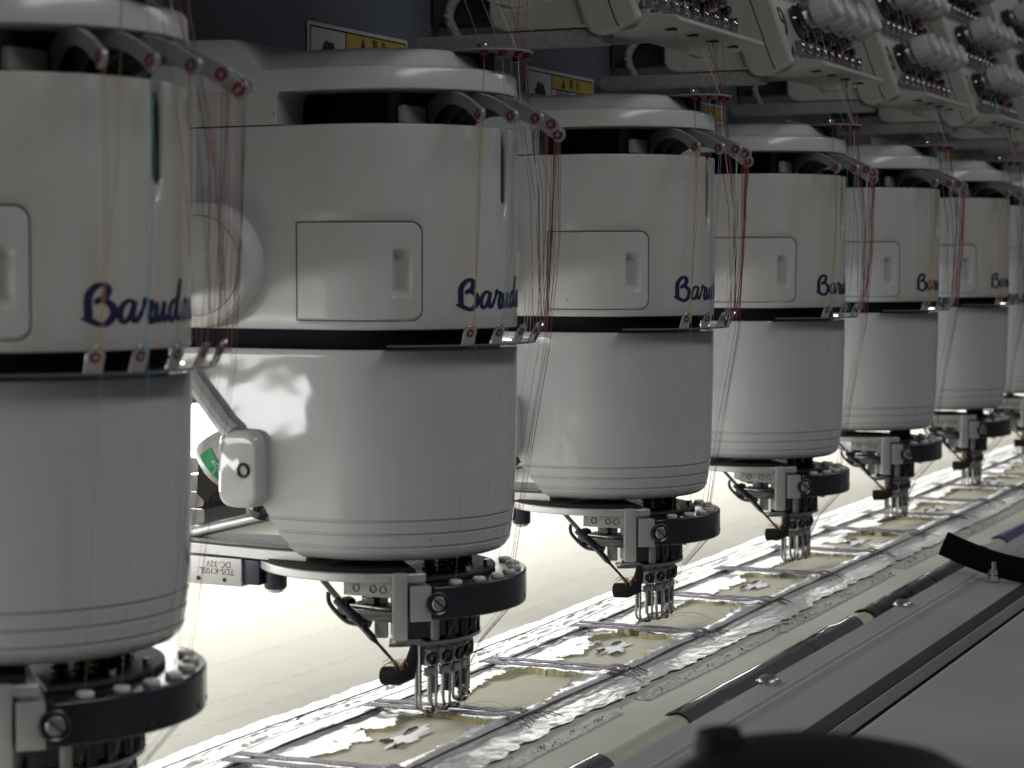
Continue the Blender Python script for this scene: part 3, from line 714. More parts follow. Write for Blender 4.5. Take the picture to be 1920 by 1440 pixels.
    for i in range(NS + 1):
        s_ = d0 + (d1 - d0) * i / NS
        for j in range(NZ + 1):
            z = e0 + (e1 - e0) * j / NZ
            ss, zz = s_, z
            ex = max(0, s_ - (d1 - rc)); ez = max(0, z - (e1 - rc)) - max(0, (e0 + rc) - z)
            L2 = math.hypot(ex, ez)
            if ex > 0 and ez != 0:
                mxx = max(ex, abs(ez)); f = mxx / L2; ss = d1 - rc + ex * f; zz = (e1 - rc if ez > 0 else e0 + rc) + ez * f
            off = 0.0009
            edge_ = min(s_ - d0, d1 - s_, z - e0, e1 - z)
            if edge_ < 0.0004: off = -0.0006
            # pull: steep wall at its left, ramp to the right, slanted ends
            p0, p1, q0, q1 = 0.0478, 0.0600, -0.0205, 0.0120
            if p0 < s_ < p1 and q0 < z < q1:
                t = (s_ - p0) / (p1 - p0); e_ = min(1, (z - q0) / 0.005, (q1 - z) / 0.006)
                off -= 0.0080 * e_ * min(1, t * 7) * (1 - max(0, t - .12) ** 1.2)
            u, v, _ = surf(ss, off); vs.append((u, v, zz))
    n = NZ + 1
    for i in range(NS):
        for j in range(NZ): fs.append((i * n + j, (i + 1) * n + j, (i + 1) * n + j + 1, i * n + j + 1))
    door = MB().add(vs, fs).build('access_door', 'cover_white', up, ang=30)
    # dark ribbon painted in for the shadow gap round the door
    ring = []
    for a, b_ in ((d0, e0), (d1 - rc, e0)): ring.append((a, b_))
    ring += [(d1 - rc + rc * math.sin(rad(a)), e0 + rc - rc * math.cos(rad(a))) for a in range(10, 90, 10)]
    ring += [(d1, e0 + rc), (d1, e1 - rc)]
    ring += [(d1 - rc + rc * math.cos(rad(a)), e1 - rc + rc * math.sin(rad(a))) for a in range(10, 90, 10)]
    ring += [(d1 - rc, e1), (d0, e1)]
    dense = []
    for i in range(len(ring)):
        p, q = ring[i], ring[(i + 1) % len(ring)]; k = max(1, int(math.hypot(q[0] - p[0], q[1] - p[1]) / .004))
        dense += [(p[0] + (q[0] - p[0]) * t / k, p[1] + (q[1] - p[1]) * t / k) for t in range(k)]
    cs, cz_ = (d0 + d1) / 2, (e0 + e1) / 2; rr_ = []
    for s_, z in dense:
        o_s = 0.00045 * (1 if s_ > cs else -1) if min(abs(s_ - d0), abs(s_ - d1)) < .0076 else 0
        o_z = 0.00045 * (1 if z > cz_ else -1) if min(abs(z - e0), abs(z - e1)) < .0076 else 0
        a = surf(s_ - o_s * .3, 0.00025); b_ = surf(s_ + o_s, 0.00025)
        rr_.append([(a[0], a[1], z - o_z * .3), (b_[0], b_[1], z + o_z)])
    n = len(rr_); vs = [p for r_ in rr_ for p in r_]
    MB().add(vs, [(2 * i, 2 * i + 1, (2 * i + 3) % (2 * n), (2 * i + 2) % (2 * n)) for i in range(n)]).build('door_gap_shade', 'ink_black', up, smooth=False)
    script_logo(up)
    # round boss at the back of the flank
    bz, bw = 0.0010, 0.0890
    boss = MB().lathe([(0.0425, -0.02), (0.0425, 0.012), (0.0415, 0.0150), (0.0392, 0.0168), (0.0345, 0.0172), (0.0342, 0.0164), (0.0338, 0.0164), (0.0334, 0.0174), (0.030, 0.0180), (0, 0.0184)], (-0.09, bw, bz), (-1, 0, 0), 48).build('motor_boss', 'cover_white', h, ang=30)
    # ---- lid
    lid = shell([(0.1172, .0035, -.135), (0.1173, .0008, -.137), (0.1180, 0, -.138), (0.1300, .0006, -.138), (0.1318, .0018, -.137), (0.1330, .0045, -.136), (0.1338, .0110, -.132), (0.1350, .0135, -.130), (0.1420, .0195, -.124), (0.1450, .0235, -.120), (0.1466, .0290, -.115), (0.1475, .038, -.110)]).build('lid', 'cover_white', h, ang=32)
    # back wall of the lid that closes the side gap, with a rounded front corner
    poly = [(0.0365, 0.0952), (0.0365, 0.1120)] + [(0.0365 - 0.005 * (1 - math.cos(rad(a))), 0.1120 + 0.0055 * math.sin(rad(a))) for a in range(15, 91, 15)] + [(0.0315, 0.1185), (0.137, 0.1185), (0.137, 0.0952)]
    MB().prism(poly, 0, -0.0892, 0.0892).build('lid_skirt', 'cover_white', lid, bevel=0.001)
    hump = [(0.0440, 0.1300), (0.0500, 0.1335), (0.0600, 0.1460), (0.0665, 0.1520), (0.0740, 0.1545), (0.1300, 0.1565), (0.1370, 0.152), (0.1370, 0.1300)]
    m = MB(); m.loft([[(x, q[0], 0.128 + (q[1] - 0.128) * f) for q in hump] for x, f in ((-0.0885, .30), (-0.0880, .80), (-0.0860, .96), (-0.080, 1.0), (0.080, 1.0), (0.0860, .96), (0.0880, .80), (0.0885, .30))])
    m.build('lid_hump', 'cover_white', lid, ang=30)
    # ---- thread disc on the front of the lid
    dz = 0.1450; dc = Vector((0.0, -0.0800, dz))
    disc = MB().lathe([(0, 0), (0.0285, 0), (0.0290, 0.0006), (0.0285, 0.0014), (0, 0.0014)], dc, (0, 0, 1), 36).build('thread_disc', 'dusty_steel', h)
    MB().cyl(dc + Vector((-0.002, 0.004, -0.024)), dc + Vector((-0.002, 0.004, 0.0)), 0.0075, n=16).build('post', 'blued_steel', disc)
    MB().lathe([(0, 0), (0.0055, 0), (0.0058, 0.0015), (0.0050, 0.0050), (0.0036, 0.0062), (0, 0.0062)], dc + Vector((-0.002, 0.004, 0.0015)), (0, 0, 1), 18).build('knob', 'chrome', disc)
    for i in range(6):
        a = rad(-75 + 30 * i); p = dc + Vector((0.0245 * math.sin(a), -0.0245 * math.cos(a), -0.0005))
        MB().lathe([(0.0012, -0.0035), (0.0028, -0.0032), (0.0030, 0), (0.0030, 0.0024), (0.0012, 0.0028)], p, (0, 0, 1), 12).build('eyelet', 'red_bead', disc)
    # inner pale bar and screw visible in the gap
    MB().box((-0.060, -0.046, 0.0955), (-0.018, -0.040, 0.108), 0.002).build('inner_bar', 'aged_white', h)
    MB().cyl((-0.045, -0.030, 0.0945), (-0.045, -0.030, 0.119), 0.0055, n=14).build('inner_post', 'dark_steel_rail', h)
    # ---- take-up levers
    for i, th in enumerate(THS):
        low = (0, 0, 0, -0.002, -0.007, -0.003)[i]
        P = [(0.048, 0.0850), (0.054, 0.1010), (0.068, 0.1110), (0.086, 0.1125), (0.104, 0.1075), (0.1185, 0.0995)]
        hw = [0.0075, 0.0072, 0.0064, 0.0055, 0.0050, 0.0056]
        up_p = []; dn_p = []
        Q = smooth_path([(a, b_ + low * (a - 0.046) / 0.07, 0) for a, b_ in P], 4)
        for q, p in enumerate(Q):
            t = (Q[min(q + 1, len(Q) - 1)] - Q[max(q - 1, 0)]).normalized(); f = q / (len(Q) - 1) * 5; k0 = min(4, int(f)); w_ = hw[k0] + (hw[k0 + 1] - hw[k0]) * (f - k0)
            n_ = Vector((-t.y, t.x, 0)); up_p.append(p + n_ * w_ * .8); dn_p.append(p - n_ * w_ * .8)
        tip = Q[-1]; t = (Q[-1] - Q[-2]).normalized(); n_ = Vector((-t.y, t.x, 0))
        cap = [tip + (n_ * math.cos(rad(a)) + t * math.sin(rad(a))) * 0.0054 for a in range(10, 180, 20)]
        poly = up_p + cap + dn_p[::-1]
        tv = Vector((math.cos(rad(th)), math.sin(rad(th)), 0)); rv = Vector((math.sin(rad(th)), -math.cos(rad(th)), 0))
        m = MB(); m.loft([[rv * p.x + Vector((0, 0, p.y)) + tv * k for p in poly] for k in (-0.0016, 0.0016)])
        lev = m.build('takeup_lever', 'lever_grey', h, bevel=0.0005)
        c = rv * tip.x + Vector((0, 0, tip.y))
        e = MB().torus(c, tv, 0.0026, 0.0013, 16, 8); e.torus(c - tv * 0.0012, tv, 0.0025, 0.0012, 16, 8); e.torus(c + tv * 0.0012, tv, 0.0025, 0.0012, 16, 8)
        e.build('eyelet', 'red_bead', lev)
    # ---- lower thread guide: chrome arc plate with tabs
    gp = MB().sector(0.086, 0.1035, -62, 48, -0.0528, -0.0514, 30)
    guide = gp.build('guide_plate', 'chrome', h)
    for th in THS:
        c = pol(th, 0.1030, -0.0516); rv = pol(th, 1, 0); tv = Vector((math.cos(rad(th)), math.sin(rad(th)), 0))
        up_ = (Vector((0, 0, 1)) + rv * 0.45).normalized(); n_ = tv.cross(up_)
        poly = [(-.0050, 0), (.0050, 0), (.0050, .010), (.0034, .0135), (0, .0148), (-.0034, .0135), (-.0050, .010)]
        m = MB().loft([[c + tv * a + up_ * b_ + n_ * k for a, b_ in poly] for k in (-.0006, .0006)])
        tab = m.build('guide_tab', 'chrome', guide, bevel=0.0003)
        ec = c + up_ * 0.0086
        MB().torus(ec, n_, 0.0021, 0.0012, 14, 8).build('eyelet', 'red_bead', tab)
    # ---- needle ring
    ring = MB().sector(0.040, 0.0965, -44, 125, -0.2355, -0.2130, 44).build('needle_ring', 'gunmetal', h, ang=40, bevel=0.0012)
    for th in THS + [THS[-1] + 13.3]:
        MB().lathe([(0.0, 0), (0.0046, 0), (0.0047, 0.0016), (0.0038, 0.0026), (0.0016, 0.0026), (0.0012, 0.0012)], pol(th, 0.0880, -0.2131), (0, 0, 1), 16).build('thread_bead', 'bead_white', ring)
    MB().sector(0.0, 0.0745, -42, 150, -0.2128, -0.2100, 40).build('ring_hub', 'dusty_black', ring, bevel=0.0006)
    for th in (-24, -10, 3.5, 17, 30, 44):
        MB().lathe([(0, 0.0002), (0.0014, 0.0002), (0.0016, -0.0006), (0.0016, -0.002)], pol(th, 0.0966, -0.2305), pol(th, 1, 0), 10).build('set_screw', 'ink_black', ring)
    MB().box((-0.0045, -0.030, -0.004), (0.0045, 0.0, 0.004), 0.001, M=frame(pol(-66, 0.070, -0.2205), pol(-66, 1, 0).cross(Vector((0, 0, 1))), (0, 0, 1))).build('support_leg', 'steel', ring)
    for th in (-18, 2, 22, 40):
        MB().lathe([(0, -.0035), (0.0026, -.003), (0.0033, 0), (0, 0)], pol(th, 0.083, -0.2354), (0, 0, 1), 12).build('stud', 'black_metal', ring)
    for th in (-12, 14):
        MB().lathe([(0, 0), (0.0026, 0), (0.0026, .004), (0.0018, .0046), (0, .0046)], pol(th, 0.0700, -0.2098), (0, 0, 1), 12).build('cap_screw', 'chrome', ring)
    sp, sn = pol(-42.0, 0.0972, -0.2240), pol(-40, 1, 0)
    cs_ = MB().lathe([(0.0080, -0.002), (0.0080, 0.0016), (0.0072, 0.0022), (0.0062, 0.0016), (0.0060, 0.0004), (0, 0.0004)], sp, sn, 24).build('clamp_washer', 'blued_steel', ring)
    MB().lathe([(0.0050, 0.0004), (0.0050, 0.0020), (0.0042, 0.0028), (0.0, 0.0031)], sp, sn, 20).build('clamp_screw', 'steel', ring)
    MB().box((-0.0046, -0.0006, 0.0022), (0.0046, 0.0006, 0.00335), M=frame(sp, (sn.cross(Vector((0, 0, 1))) + Vector((0, 0, 0.9))).normalized(), sn.cross((sn.cross(Vector((0, 0, 1))) + Vector((0, 0, 0.9))).normalized()))).build('screw_slot', 'ink_black', ring)
    # ---- alloy end block, bracket and half-moon plate
    bc = pol(-47, 0.082, -0.2240); rv = pol(-47, 1, 0); tv = Vector((math.cos(rad(-47)), math.sin(rad(-47)), 0))
    M_ = frame(bc, tv, (0, 0, 1)); M2 = Matrix.Identity(4)
    blk = MB().box((-0.0100, -0.0118, -0.0150), (0.0042, 0.0118, 0.0150), 0.0008, M=M_).build('end_block', 'aluminium', h, ang=30)
    br = MB().box((-0.0050, -0.045, -0.012), (0.0050, 0.0, 0.012), 0.0015, M=frame(pol(-57, 0.084, -0.2035), pol(-57, 1, 0).cross(Vector((0, 0, 1))), (0, 0, 1)))
    br.build('bracket', 'aluminium', h, ang=30)
    plate = MB().sector(0.030, 0.0930, -238, -46, -0.2100, -0.2040, 50).build('half_moon_plate', 'aluminium', h, ang=40, bevel=0.0008)
    MB().sector(0.032, 0.0900, -238, -50, -0.2038, -0.2018, 40).build('felt_washer', 'black_matte', plate)
    m = MB(); m.lathe([(0.0, 0), (0.0080, 0), (0.0080, 0.013), (0.0072, 0.0145), (0, 0.0145)], pol(-140, 0.0820, -0.2105), (0, 0, -1), 18)
    m.build('spacer', 'navy_case', h)
    MB().lathe([(0, 0), (0.0062, 0), (0.0058, 0.0018), (0.003, 0.0030), (0, 0.0030)], pol(-140, 0.0820, -0.2250), (0, 0, -1), 18).build('spacer_screw', 'chrome', h)
    # ---- needle bars, springs, clamps, feet
    for th in THS + [THS[-1] + 13.3]:
        MB().cyl(pol(th, 0.050, -0.300 + 0.034), pol(th, 0.050, -0.19), 0.0016, n=8).build('needle_bar', 'blued_steel', h)
        coil = [pol(th, 0.0535, 0) + Vector((0.0044 * math.cos(q * .8), 0.0044 * math.sin(q * .8), -0.2320 + 0.034 * q / 90)) for q in range(91)]
        MB().tube(coil, 0.0009, 5).build('spring', 'blued_steel', h)
        MB().cyl(pol(th, 0.0535, -0.233), pol(th, 0.0535, -0.196), 0.0024, n=8).build('spring_rod', 'navy_case', h)
    MB().sector(0.0385, 0.0600, -58, 70, -0.2545, -0.2360, 24).build('bar_housing', 'black_metal', h, bevel=0.001)
    MB().sector(0.040, 0.0640, -62, 66, -0.2585, -0.2562, 26).build('bent_plate', 'steel', h)
    for i, th in enumerate(THS):
        lift = (0, .001, .0005, .004, .007, .009)[i] * 0.6
        rv = pol(th, 1, 0); tv = Vector((math.cos(rad(th)), math.sin(rad(th)), 0)); c = pol(th, 0.052, 0)
        MB().lathe([(0, 0), (0.0050, 0), (0.0058, 0.001), (0.0058, 0.0105), (0.0052, 0.0118), (0, 0.0118)], c + Vector((0, 0, -0.2745)), (0, 0, 1), 8).build('needle_clamp', ('chrome' if i == 0 else 'steel'), h, ang=20)
        MB().cyl(c + Vector((0, 0, -0.262)), c + Vector((0, 0, -0.256)), 0.0062, n=14).build('collar', 'dusty_steel', h)
        MB().tube([c + Vector((0, 0, -0.2745)), c + Vector((0, 0, -0.296)), c + Vector((0, 0, -0.3015 + lift))], [0.0012, 0.0011, 0.0003], 8).build('needle', 'chrome', h)
        MB().lathe([(0.0012, 0), (0.0040, .0002), (0.0042, .0010), (0.0012, .0014)], c + Vector((0, 0, -0.2815)), (0, 0, 1), 12).build('foot_stop', 'blued_steel', h)
        MB().cyl(pol(th, 0.0600, -0.2558), pol(th, 0.0600, -0.2350), 0.0036, n=12).build('bar_sleeve', ('aluminium' if i == 0 else 'blued_steel'), h)
        MB().lathe([(0.0046, 0), (0.0046, 0.0022), (0.0036, 0.0028), (0.0020, 0.0024), (0.0018, 0.0012), (0, 0.0012)], pol(th, 0.0562, -0.2690), rv, 12).build('clamp_screw', 'blued_steel', h)
        MB().box((-0.0040, -0.0018, -0.0030), (0.0040, 0.0018, 0.0030), 0.0005, M=frame(c + Vector((0, 0, -0.2788)) + rv * 0.002, tv, rv)).build('thread_guide', 'steel', h)
        # presser foot: a flat strip beside the needle, slotted at the bottom, bent to a toe
        fc = c - tv * 0.0085
        zb = -0.3068 + lift
        for sg in (-1, 1):
            pth = [fc + rv * (0.0026 * sg) + Vector((0, 0, -0.2600)), fc + rv * (0.0026 * sg) + Vector((0, 0, -0.293)), fc + rv * (0.0026 * sg) + Vector((0, 0, zb + 0.006)), fc + rv * (0.0024 * sg) + tv * 0.0014 + Vector((0, 0, zb + 0.0022)), fc + rv * (0.0022 * sg) + tv * 0.005 + Vector((0, 0, zb + 0.0006))]
            MB().tube(smooth_path(pth, 4), 0.00115, 6).build('foot_leg', 'steel', h)
        MB().box((-0.0036, -0.0004, -0.0035), (0.0036, 0.0010, 0.031), 0.0, M=frame(fc + Vector((0, 0, -0.2910)), rv, Vector((0, 0, 1)).cross(rv))).build('foot_strip', 'blued_steel', h)
        MB().torus(fc + tv * 0.0085 + Vector((0, 0, zb + 0.0006)), (0, 0, 1), 0.0034, 0.0016, 16, 6).build('foot_toe', 'blued_steel', h)
    # ---- linkage under the plate (left of the bracket)
    m = MB().box((-0.0795, -0.046, -0.2205), (-0.064, -0.008, -0.2101), 0.0006); hb_ = m.build('drilled_block', 'worn_steel', h, ang=30)
    for y in (-0.018, -0.031, -0.0385):
        MB().lathe([(0, -.002), (0.0021, -.002), (0.0021, 0.0004), (0.0026, 0.0005), (0.0026, -.0005)], (-0.0796, y, -0.2152), (-1, 0, 0), 16).build('screw_hole', 'ink_black', hb_)
    m = MB().box((-0.078, -0.046, -0.2375), (-0.060, -0.010, -0.2265), 0.0022); m.box((-0.076, -0.030, -0.2262), (-0.064, -0.020, -0.2206), 0.0008); m.lathe([(0, 0), (.0035, 0), (.0035, .004), (0, .004)], (-0.070, -0.044, -0.2378), (0, 0, -1), 10)
    m.lathe([(0, 0), (.0075, 0), (.0085, .003), (.0075, .007), (0, .0075)], (-0.072, -0.010, -0.2310), (0, 1, 0), 14)
    m.lathe([(0, 0), (.0040, 0), (.0046, .002), (.0030, .0055), (0, .0058)], (-0.070, -0.020, -0.2378), (0, 0, -1), 10)
    m.build('linkage', 'black_metal', h, ang=40)
    MB().tube([(-0.078, 0.012, -0.2090), (-0.078, -0.004, -0.2245), (-0.078, -0.012, -0.2320)], [.0036, .0036, .0030], 8, flat=0.4).build('linkage_strap', 'aluminium', h)
    MB().tube(smooth_path([(-0.079, 0.004, -0.2195), (-0.079, 0.003, -0.2275), (-0.079, -0.008, -0.2375), (-0.079, -0.016, -0.2398), (-0.079, -0.024, -0.2395)], 4), .0016, 8).build('wire_arm', 'black_metal', h)
    MB().tube(smooth_path([(-0.079, -0.002, -0.2245), (-0.079, -0.020, -0.2390), (-0.076, -0.032, -0.2520), (-0.073, -0.0470, -0.2680)], 4), [.0030] * 4 + [.0026] * 4 + [.0012] * 5, 8).build('catcher_rod', 'black_metal', h)
    # thread catcher: black elbow pipe
    m = MB().tube([(-0.072, -0.0345, -0.2745), (-0.072, -0.0460, -0.2738), (-0.070, -0.0520, -0.2715), (-0.068, -0.0545, -0.2620), (-0.066, -0.0545, -0.2530)], [.0062, .0064, .0062, .0042, .0022], 14)
    cat = m.build('thread_catcher', 'black_matte', h, ang=50)
    m = MB(); rr = random.Random(5)
    for q in range(14):
        p = Vector((-0.073 + rr.uniform(-.003, .003), -0.048 + rr.uniform(-.004, .004), -0.2690)); a = rr.uniform(0, 6.28); L2 = rr.uniform(.006, .014)
        m.tube(smooth_path([p, p + Vector((math.cos(a) * .3, math.sin(a) * .7, .8)) * L2 * .7, p + Vector((math.cos(a), math.sin(a), .35)) * L2], 4), .00025, 4)
    m.build('lint_tuft', 'thread_orange', cat)
    # ---- parts behind the lower cover, seen to the left: sensor plate, solenoid, rotary lamp-like solenoid
    MB().prism([(-0.068, 0.028), (-0.068, 0.060), (-0.064, 0.095), (-0.060, 0.142), (-0.020, 0.142), (-0.012, 0.050), (-0.012, 0.028)], 2, -0.2030, -0.1955).build('flat_arm', 'aluminium', h, bevel=0.0006)
    MB().prism([(-0.064, 0.040), (-0.062, 0.095), (-0.057, 0.138), (-0.024, 0.138), (-0.016, 0.050)], 2, -0.1952, -0.1925).build('arm_pad', 'dusty_steel', h, bevel=0.0006)
    sol = MB().box((-0.066, 0.0825, -0.2235), (-0.040, 0.1315, -0.2040), 0.0005).build('solenoid_box', 'aluminium', h, ang=30)
    MB().box((-0.064, 0.0690, -0.2220), (-0.042, 0.0823, -0.2045), 0.001).build('solenoid_coil', 'navy_case', sol)
    fm = frame((-0.0662, 0.1015, -0.2085), (0, 1, 0), (0, 0, -1))       # print stands on its head
    text_obj('lettering', 'DC-32V', 0.0062, fm, 'ink_brown', sol)
    fm = frame((-0.0662, 0.1030, -0.2135), (0, 1, 0), (0, 0, -1)); 
    o2 = text_obj('lettering', 'TDS-K10SL', 0.0062, fm, 'ink_brown', sol)
    for y in (0.0965, 0.1185): MB().lathe([(0, 0), (.0016, 0), (.0016, .0004), (0, .0004)], (-0.0660, y, -0.2195), (-1, 0, 0), 12).build('hole', 'ink_black', sol)
    ax = Vector((0, 0.66, -0.55)).normalized(); c0 = Vector((-0.056, 0.0800, -0.1190))
    rsn = MB().lathe([(0, -.012), (.014, -.012), (.0150, 0), (.0205, .020), (.0225, .030), (.0225, .0335), (.0210, .0350), (0, .0350)], c0, ax, 30).build('rotary_solenoid', 'aluminium', h, ang=30)
    # green sticker on the cone
    xa = Vector((-1, 0, 0)); ya = ax.cross(xa).normalized(); sx_ = xa - ax * xa.dot(ax)
    vs = []
    for i in range(9):
        a = rad(-38 + 62 * i / 8)
        for hgt, rd in ((0.0205, .0209), (0.0300, .02285)):
            vs.append(c0 + ax * hgt + (sx_ * math.cos(a) + ya * math.sin(a)) * (rd + .0003))
    gl = MB().add(vs, [(2 * i, 2 * i + 1, 2 * i + 3, 2 * i + 2) for i in range(8)]).build('green_sticker', 'green_label', rsn)
    for txt, hgt, rd in (('ROTA', 0.0235, .0216), ('S', 0.0275, .0224)):
        me = text_mesh(txt, 0.0046)
        for v in me.vertices:
            a = rad(-18) - v.co.x / rd; hh = hgt - v.co.y
            v.co = c0 + ax * hh + (sx_ * math.cos(a) + ya * math.sin(a)) * (rd + .0006 + (hh - hgt) * .21)
        me.materials.clear(); me.materials.append(MATS['print_white'])
        o = bpy.data.objects.new('lettering', me); C.objects.link(o); o.parent = gl
    MB().add([(-0.066, 0.1180, -0.1350), (-0.066, 0.0980, -0.1550), (-0.066, 0.1120, -0.1660), (-0.066, 0.1200, -0.1600), (-0.040, 0.1180, -0.1350), (-0.040, 0.0980, -0.1550), (-0.040, 0.1120, -0.1660), (-0.040, 0.1200, -0.1600)],
             [(0, 1, 2, 3), (7, 6, 5, 4), (0, 4, 5, 1), (1, 5, 6, 2), (2, 6, 7, 3), (3, 7, 4, 0)]).build('black_bracket', 'black_matte', h, smooth=False, bevel=0.001)
    MB().cyl((-0.052, 0.150, -0.1945), (-0.052, 0.050, -0.1690), 0.0042, n=14).build('push_rod', 'steel', h)
    MB().lathe([(0, 0), (.010, 0), (.011, .006), (.008, .012), (0, .013)], (-0.055, 0.072, -0.163), (0, 0.4, -1), 16).build('rod_joint', 'black_metal', h)
    # segmented cable chain behind
    for q in range(7):
        z = -0.140 - 0.0125 * q; y = 0.1525 - 0.003 * math.sin(q * .5) + 0.0 * q
        MB().box((-0.030, y, z - 0.0112), (-0.012, y + 0.011, z), 0.002).build('chain_link', 'chain_white', h, ang=40)
    return h
head0 = make_head()
HL = ['blurred white embroidery head at the left edge, nearest the camera',
      'largest sharp white embroidery head, with a bright glare patch on its lower cover',
      'third white embroidery head from the left, right of the large sharp one',
      'fourth white embroidery head from the left in the receding row',
      'fifth white embroidery head from the left in the receding row',
      'sixth white embroidery head from the left, small in the distance',
      'seventh embroidery head, a sliver at the right edge of the picture',
      'eighth embroidery head, farthest in the row and almost hidden']
heads = [head0]
for n in range(1, NH): heads.append(copy_tree(head0))
for n, h in enumerate(heads):
    h.location = (X0 + S * n, YC, 0); h['label'] = HL[n]

# ------------------------------------------------------------------ overhead thread tension units
def make_unit():
    t = thing('tension_unit', (0, 0, 0), '', 'tension unit', 'thread tension units above the heads')
    lean = 0.365       # y gained per metre of height
    def fp(y, z): return (y + (z - 0.200) * lean, z)
    # local: x centred, y and z are world values
    side = [fp(0.6275, 0.2005), (0.640, 0.1960), (0.652, 0.1905), (0.662, 0.1895), (0.671, 0.1915), fp(0.6775, 0.2000), fp(0.6775, 0.56), fp(0.6255, 0.56)]
    for sg in (-1, 1): MB().prism(side, 0, sg * 0.120, sg * 0.1085).build('side_plate', 'aged_white', t, bevel=0.0035)
    # seam between front shell and side plate
    m = MB(); q = [fp(0.6475, 0.1955), fp(0.6485, 0.203), fp(0.6490, 0.56)]
    m.loft([[(-0.1203, y - .0005, z), (-0.1203, y + .0005, z), (-0.1193, y + .0005, z), (-0.1193, y - .0005, z)] for y, z in q]); m.build('seam', 'ink_black', t, smooth=False)
    front = [fp(0.6300, 0.2010), fp(0.6300, 0.56), fp(0.650, 0.56), fp(0.650, 0.2010)]
    MB().prism(front, 0, -0.1080, 0.1080).build('front_panel', 'aged_white', t, bevel=0.002)
    # long body running back to the beam and the rail below it
    body = [(0.660, 0.1985), (0.668, 0.1965), (0.752, 0.1965), (0.762, 0.2000), (0.767, 0.2080), (0.767, 0.2600), (0.762, 0.2680), (0.690, 0.272)]
    MB().prism(body, 0, -0.1150, 0.020).build('body', 'aged_white', t, bevel=0.003)
    MB().box((-0.1150, 0.662, 0.1828), (-0.090, 0.838, 0.1962), 0.004).build('mount_rail', 'dusty_steel', t, ang=30)
    MB().box((-0.075, 0.7675, 0.21), (-0.045, 0.842, 0.26), 0.004).build('mount_post', 'dark_steel_rail', t, ang=30)
    # apron sloping forward under the hooks
    ap = [(0.6300, 0.2070), (0.6020, 0.2040), (0.5980, 0.2010), (0.5985, 0.1985), (0.6300, 0.1940), (0.6580, 0.1915), (0.6580, 0.1990)]
    MB().prism(ap, 0, -0.1075, 0.1075).build('apron', 'aged_white', t, bevel=0.0008)
    for x in (-0.085, -0.035, 0.015, 0.065):
        MB().box((x, 0.612, 0.1948), (x + 0.010, 0.620, 0.1968)).build('slot', 'ink_black', t)
    # cable loop at the back
    MB().tube(smooth_path([(-0.1, 0.800, 0.190), (-0.1, 0.812, 0.215), (-0.09, 0.800, 0.238), (-0.07, 0.775, 0.240)], 5), 0.0045, 10).build('cable', 'dusty_steel', t)
    # rows of clip hooks
    def hooks(zrow):
        y0 = fp(0.6300, zrow)[0]
        for i in range(9):
            x = -0.1 + 0.025 * i
            m = MB()
            m.box((x - .0050, y0 - .0130, zrow - .0055), (x + .0045, y0 - .0012, zrow - .0042), 0.0003)
            m.box((x - .0050, y0 - .0130, zrow - .0042), (x - .0040, y0 - .0030, zrow + .0065), 0.0003)
            m.box((x + .0035, y0 - .0140, zrow - .0065), (x + .0045, y0 - .0040, zrow + .0075), 0.0003)
            m.torus((x - .0004, y0 - .0085, zrow + .001), (1, 0.15, 0), .0040, .0012, 14, 6)
            m.build('clip_hook', 'chrome', t, ang=30)
    nv = Vector((0, -1, lean)).normalized()
    def knobs(zrow, n, x0, dx):
        y0 = fp(0.6300, zrow)[0]
        for i in range(n):
            p = Vector((x0 + dx * i, y0, zrow))
            kb = MB().lathe([(.013, .020), (.0148, .0205), (.0160, .023), (.0158, .036), (.0146, .040), (.0138, .0405), (.0132, .0470), (.0112, .0490), (.0098, .0480), (.0085, .0465), (0, .0465)], p, nv, 14).build('tension_knob', 'knob_white', t, ang=20)
            MB().lathe([(.008, 0), (.0165, .001), (.0175, .004), (.0160, .006), (.0150, .0075), (.0172, .009), (.0165, .012), (.010, .013), (.010, .020)], p, nv, 20).build('tension_disc', 'black_metal', kb)
            cs = [p + nv * (.013 + .0065 * q / 40) + (Vector((1, 0, 0)) * math.cos(q * .7) + nv.cross(Vector((1, 0, 0))) * math.sin(q * .7)) * .0125 for q in range(41)]
            MB().tube(cs, .0008, 5).build('spring', 'steel', kb)
            MB().lathe([(0, 0), (.0045, .0), (.0045, .010), (.003, .012), (0, .012)], p + Vector((0.016, -0.006, -0.019)), nv, 12).build('check_spring', 'black_metal', kb)
    hooks(0.2180); knobs(0.2490, 4, -0.050, 0.047); hooks(0.2830); knobs(0.3140, 4, -0.050, 0.047); hooks(0.350); knobs(0.382, 4, -0.050, 0.047)
    return t
unit0 = make_unit()
units = {}
UL = {0: 'overhead tension unit above the blurred first head, out of the picture', 1: 'overhead tension unit above the large head, mostly out of the picture', 2: 'nearest visible overhead tension unit, its hooks cut by the top edge', 3: 'overhead tension unit marked with the number nine', 4: 'overhead tension unit marked with the number eight',
      5: 'fifth overhead tension unit, right of the one marked eight', 6: 'overhead tension unit at the right edge, farthest one seen', 7: 'overhead tension unit beyond the right edge'}
first = True
for n in range(0, 8):
    u = unit0 if first else copy_tree(unit0); first = False
    u.location = (X0 + S * n + 0.005, 0, 0); u['label'] = UL.get(n, 'overhead tension unit above the blurred head, out of the picture'); units[n] = u
for n, u in units.items():                 # unit numbers on the left border of the panel
    z = 0.2440; y = 0.6300 + (z - 0.2) * 0.365
    text_obj('lettering', str(12 - n), 0.044, frame((-0.0945, y - 0.0008, z), (1, 0, 0), Vector((0.0, 0.365, 1))), 'ink_black', u)

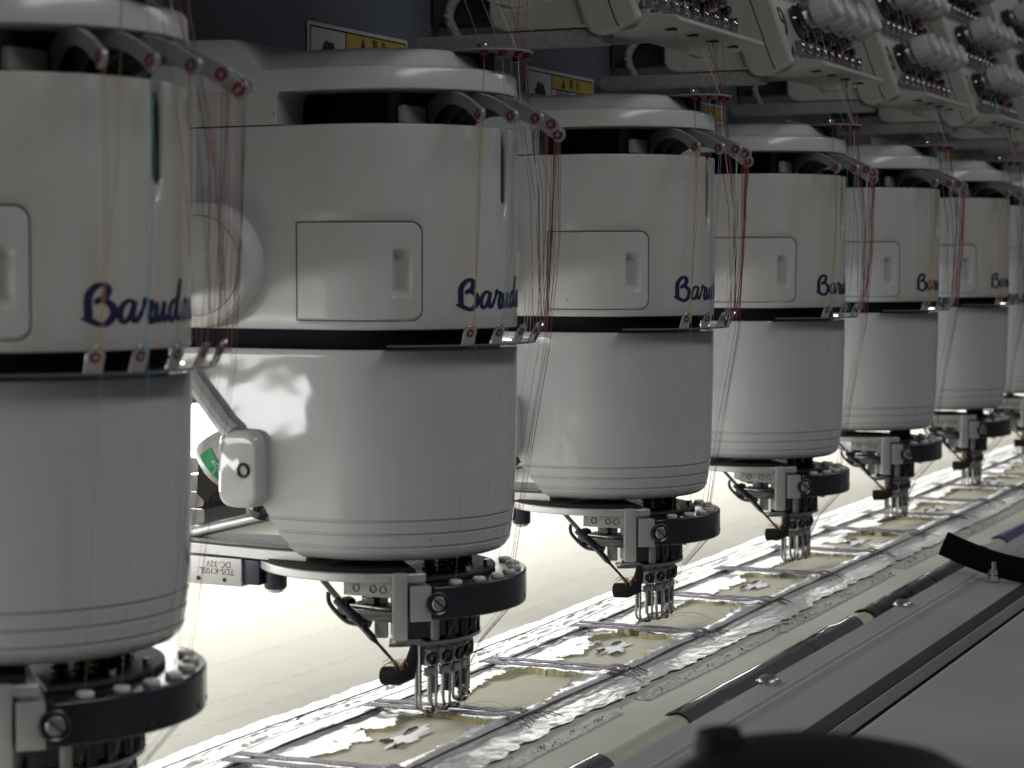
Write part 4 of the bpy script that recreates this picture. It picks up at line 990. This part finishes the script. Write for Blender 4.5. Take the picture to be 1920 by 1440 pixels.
# ------------------------------------------------------------------ threads
TCOL = [('orange', 'thread_orange'), ('pale blue', 'thread_blue'), ('white', 'thread_white'), ('black', 'thread_black'), ('bright red', 'thread_red'), ('dark wine red', 'thread_wine'), ('pink', 'thread_pink'), ('crimson', 'thread_crimson'), ('grey', 'thread_grey')]
TTH = THS + [3.0, 12.0, 30.0]
def thread(n, i):
    r = random.Random(n * 31 + i * 7); hx_ = X0 + S * n; c = Vector((hx_, YC, 0)); th = TTH[i]; lowl = (0, 0, 0, -0.002, -0.007, -0.003, -0.002, -0.002, -0.005)[i]
    hook = Vector((hx_ + 0.005 - 0.1 + 0.025 * ((i + 1) if i < 6 else i - 0.5), 0.6225, 0.2165))
    top = hook + Vector((0.004, 0.03, 0.12))
    a = rad(-75 + 30 * (i if i < 6 else i - 4.5)); dsc = c + Vector((0.0245 * math.sin(a), -0.080 - 0.0245 * math.cos(a), 0.1435))
    tab = c + pol(th, 0.1095, -0.0440); lev = c + pol(th, 0.1185, 0.0985 + lowl)
    low = (0.6 + r.random() * .8) * 0.004
    bead = c + pol(th, 0.0880, -0.2118); need = c + pol(th, 0.0535, -0.2900); toe = c + pol(th, 0.055, -0.3085)
    mid = lambda p, q, t, o: p.lerp(q, t) + Vector(o)
    j = lambda s_: (r.uniform(-s_, s_), r.uniform(-s_, 0), 0)
    sag = pol(th, 1, 0) * r.uniform(0.001, 0.006)
    k1 = c + pol(th, 0.104, 0.105)
    path = [top, hook, dsc, dsc + Vector((0, 0, -0.012)), mid(dsc, tab, .5, j(.004)) + sag, tab,
            tab + Vector((0, -.0012, -.001)), mid(tab, lev, .45, j(.003)) + sag * .7, lev, lev + Vector((0.001, -.0015, 0.0005)),
            mid(lev, tab, .55, j(.0045)) + sag * .3, tab + pol(th, .0035, -0.012), mid(tab, bead, .55, j(.002)), bead, bead + Vector((0, 0, -.026)), mid(bead, need, .66, j(.001)), need, toe]
    P = []
    for q in range(len(path) - 1):          # straight runs with a slight softness, so corners stay at the guides
        for s_ in range(3): P.append(path[q].lerp(path[q + 1], s_ / 3))
    P.append(path[-1])
    if i in (2, 3):
        tl = [toe, toe + Vector((r.uniform(.004, .012), r.uniform(-.010, .004), r.uniform(.000, .004))), toe + Vector((r.uniform(.012, .022), r.uniform(-.022, -.004), .001)), toe + Vector((r.uniform(.006, .030), r.uniform(-.034, -.016), -.002))]
        P += smooth_path(tl, 5)[1:]
    r0 = (0.00019 if i < 2 else 0.00021) + 0.00003 * max(0, n - 1)
    o = MB().tube(P, [r0 * (1 if q < 33 else 0.6) for q in range(len(P))], 5).build('thread', TCOL[i][1])
    tag(o, '%s thread of the %s embroidery head from the left' % (TCOL[i][0], ORD[n]), 'thread', 'threads running down to the needles')
for n in range(0, 7):
    for i in range(9): thread(n, i)
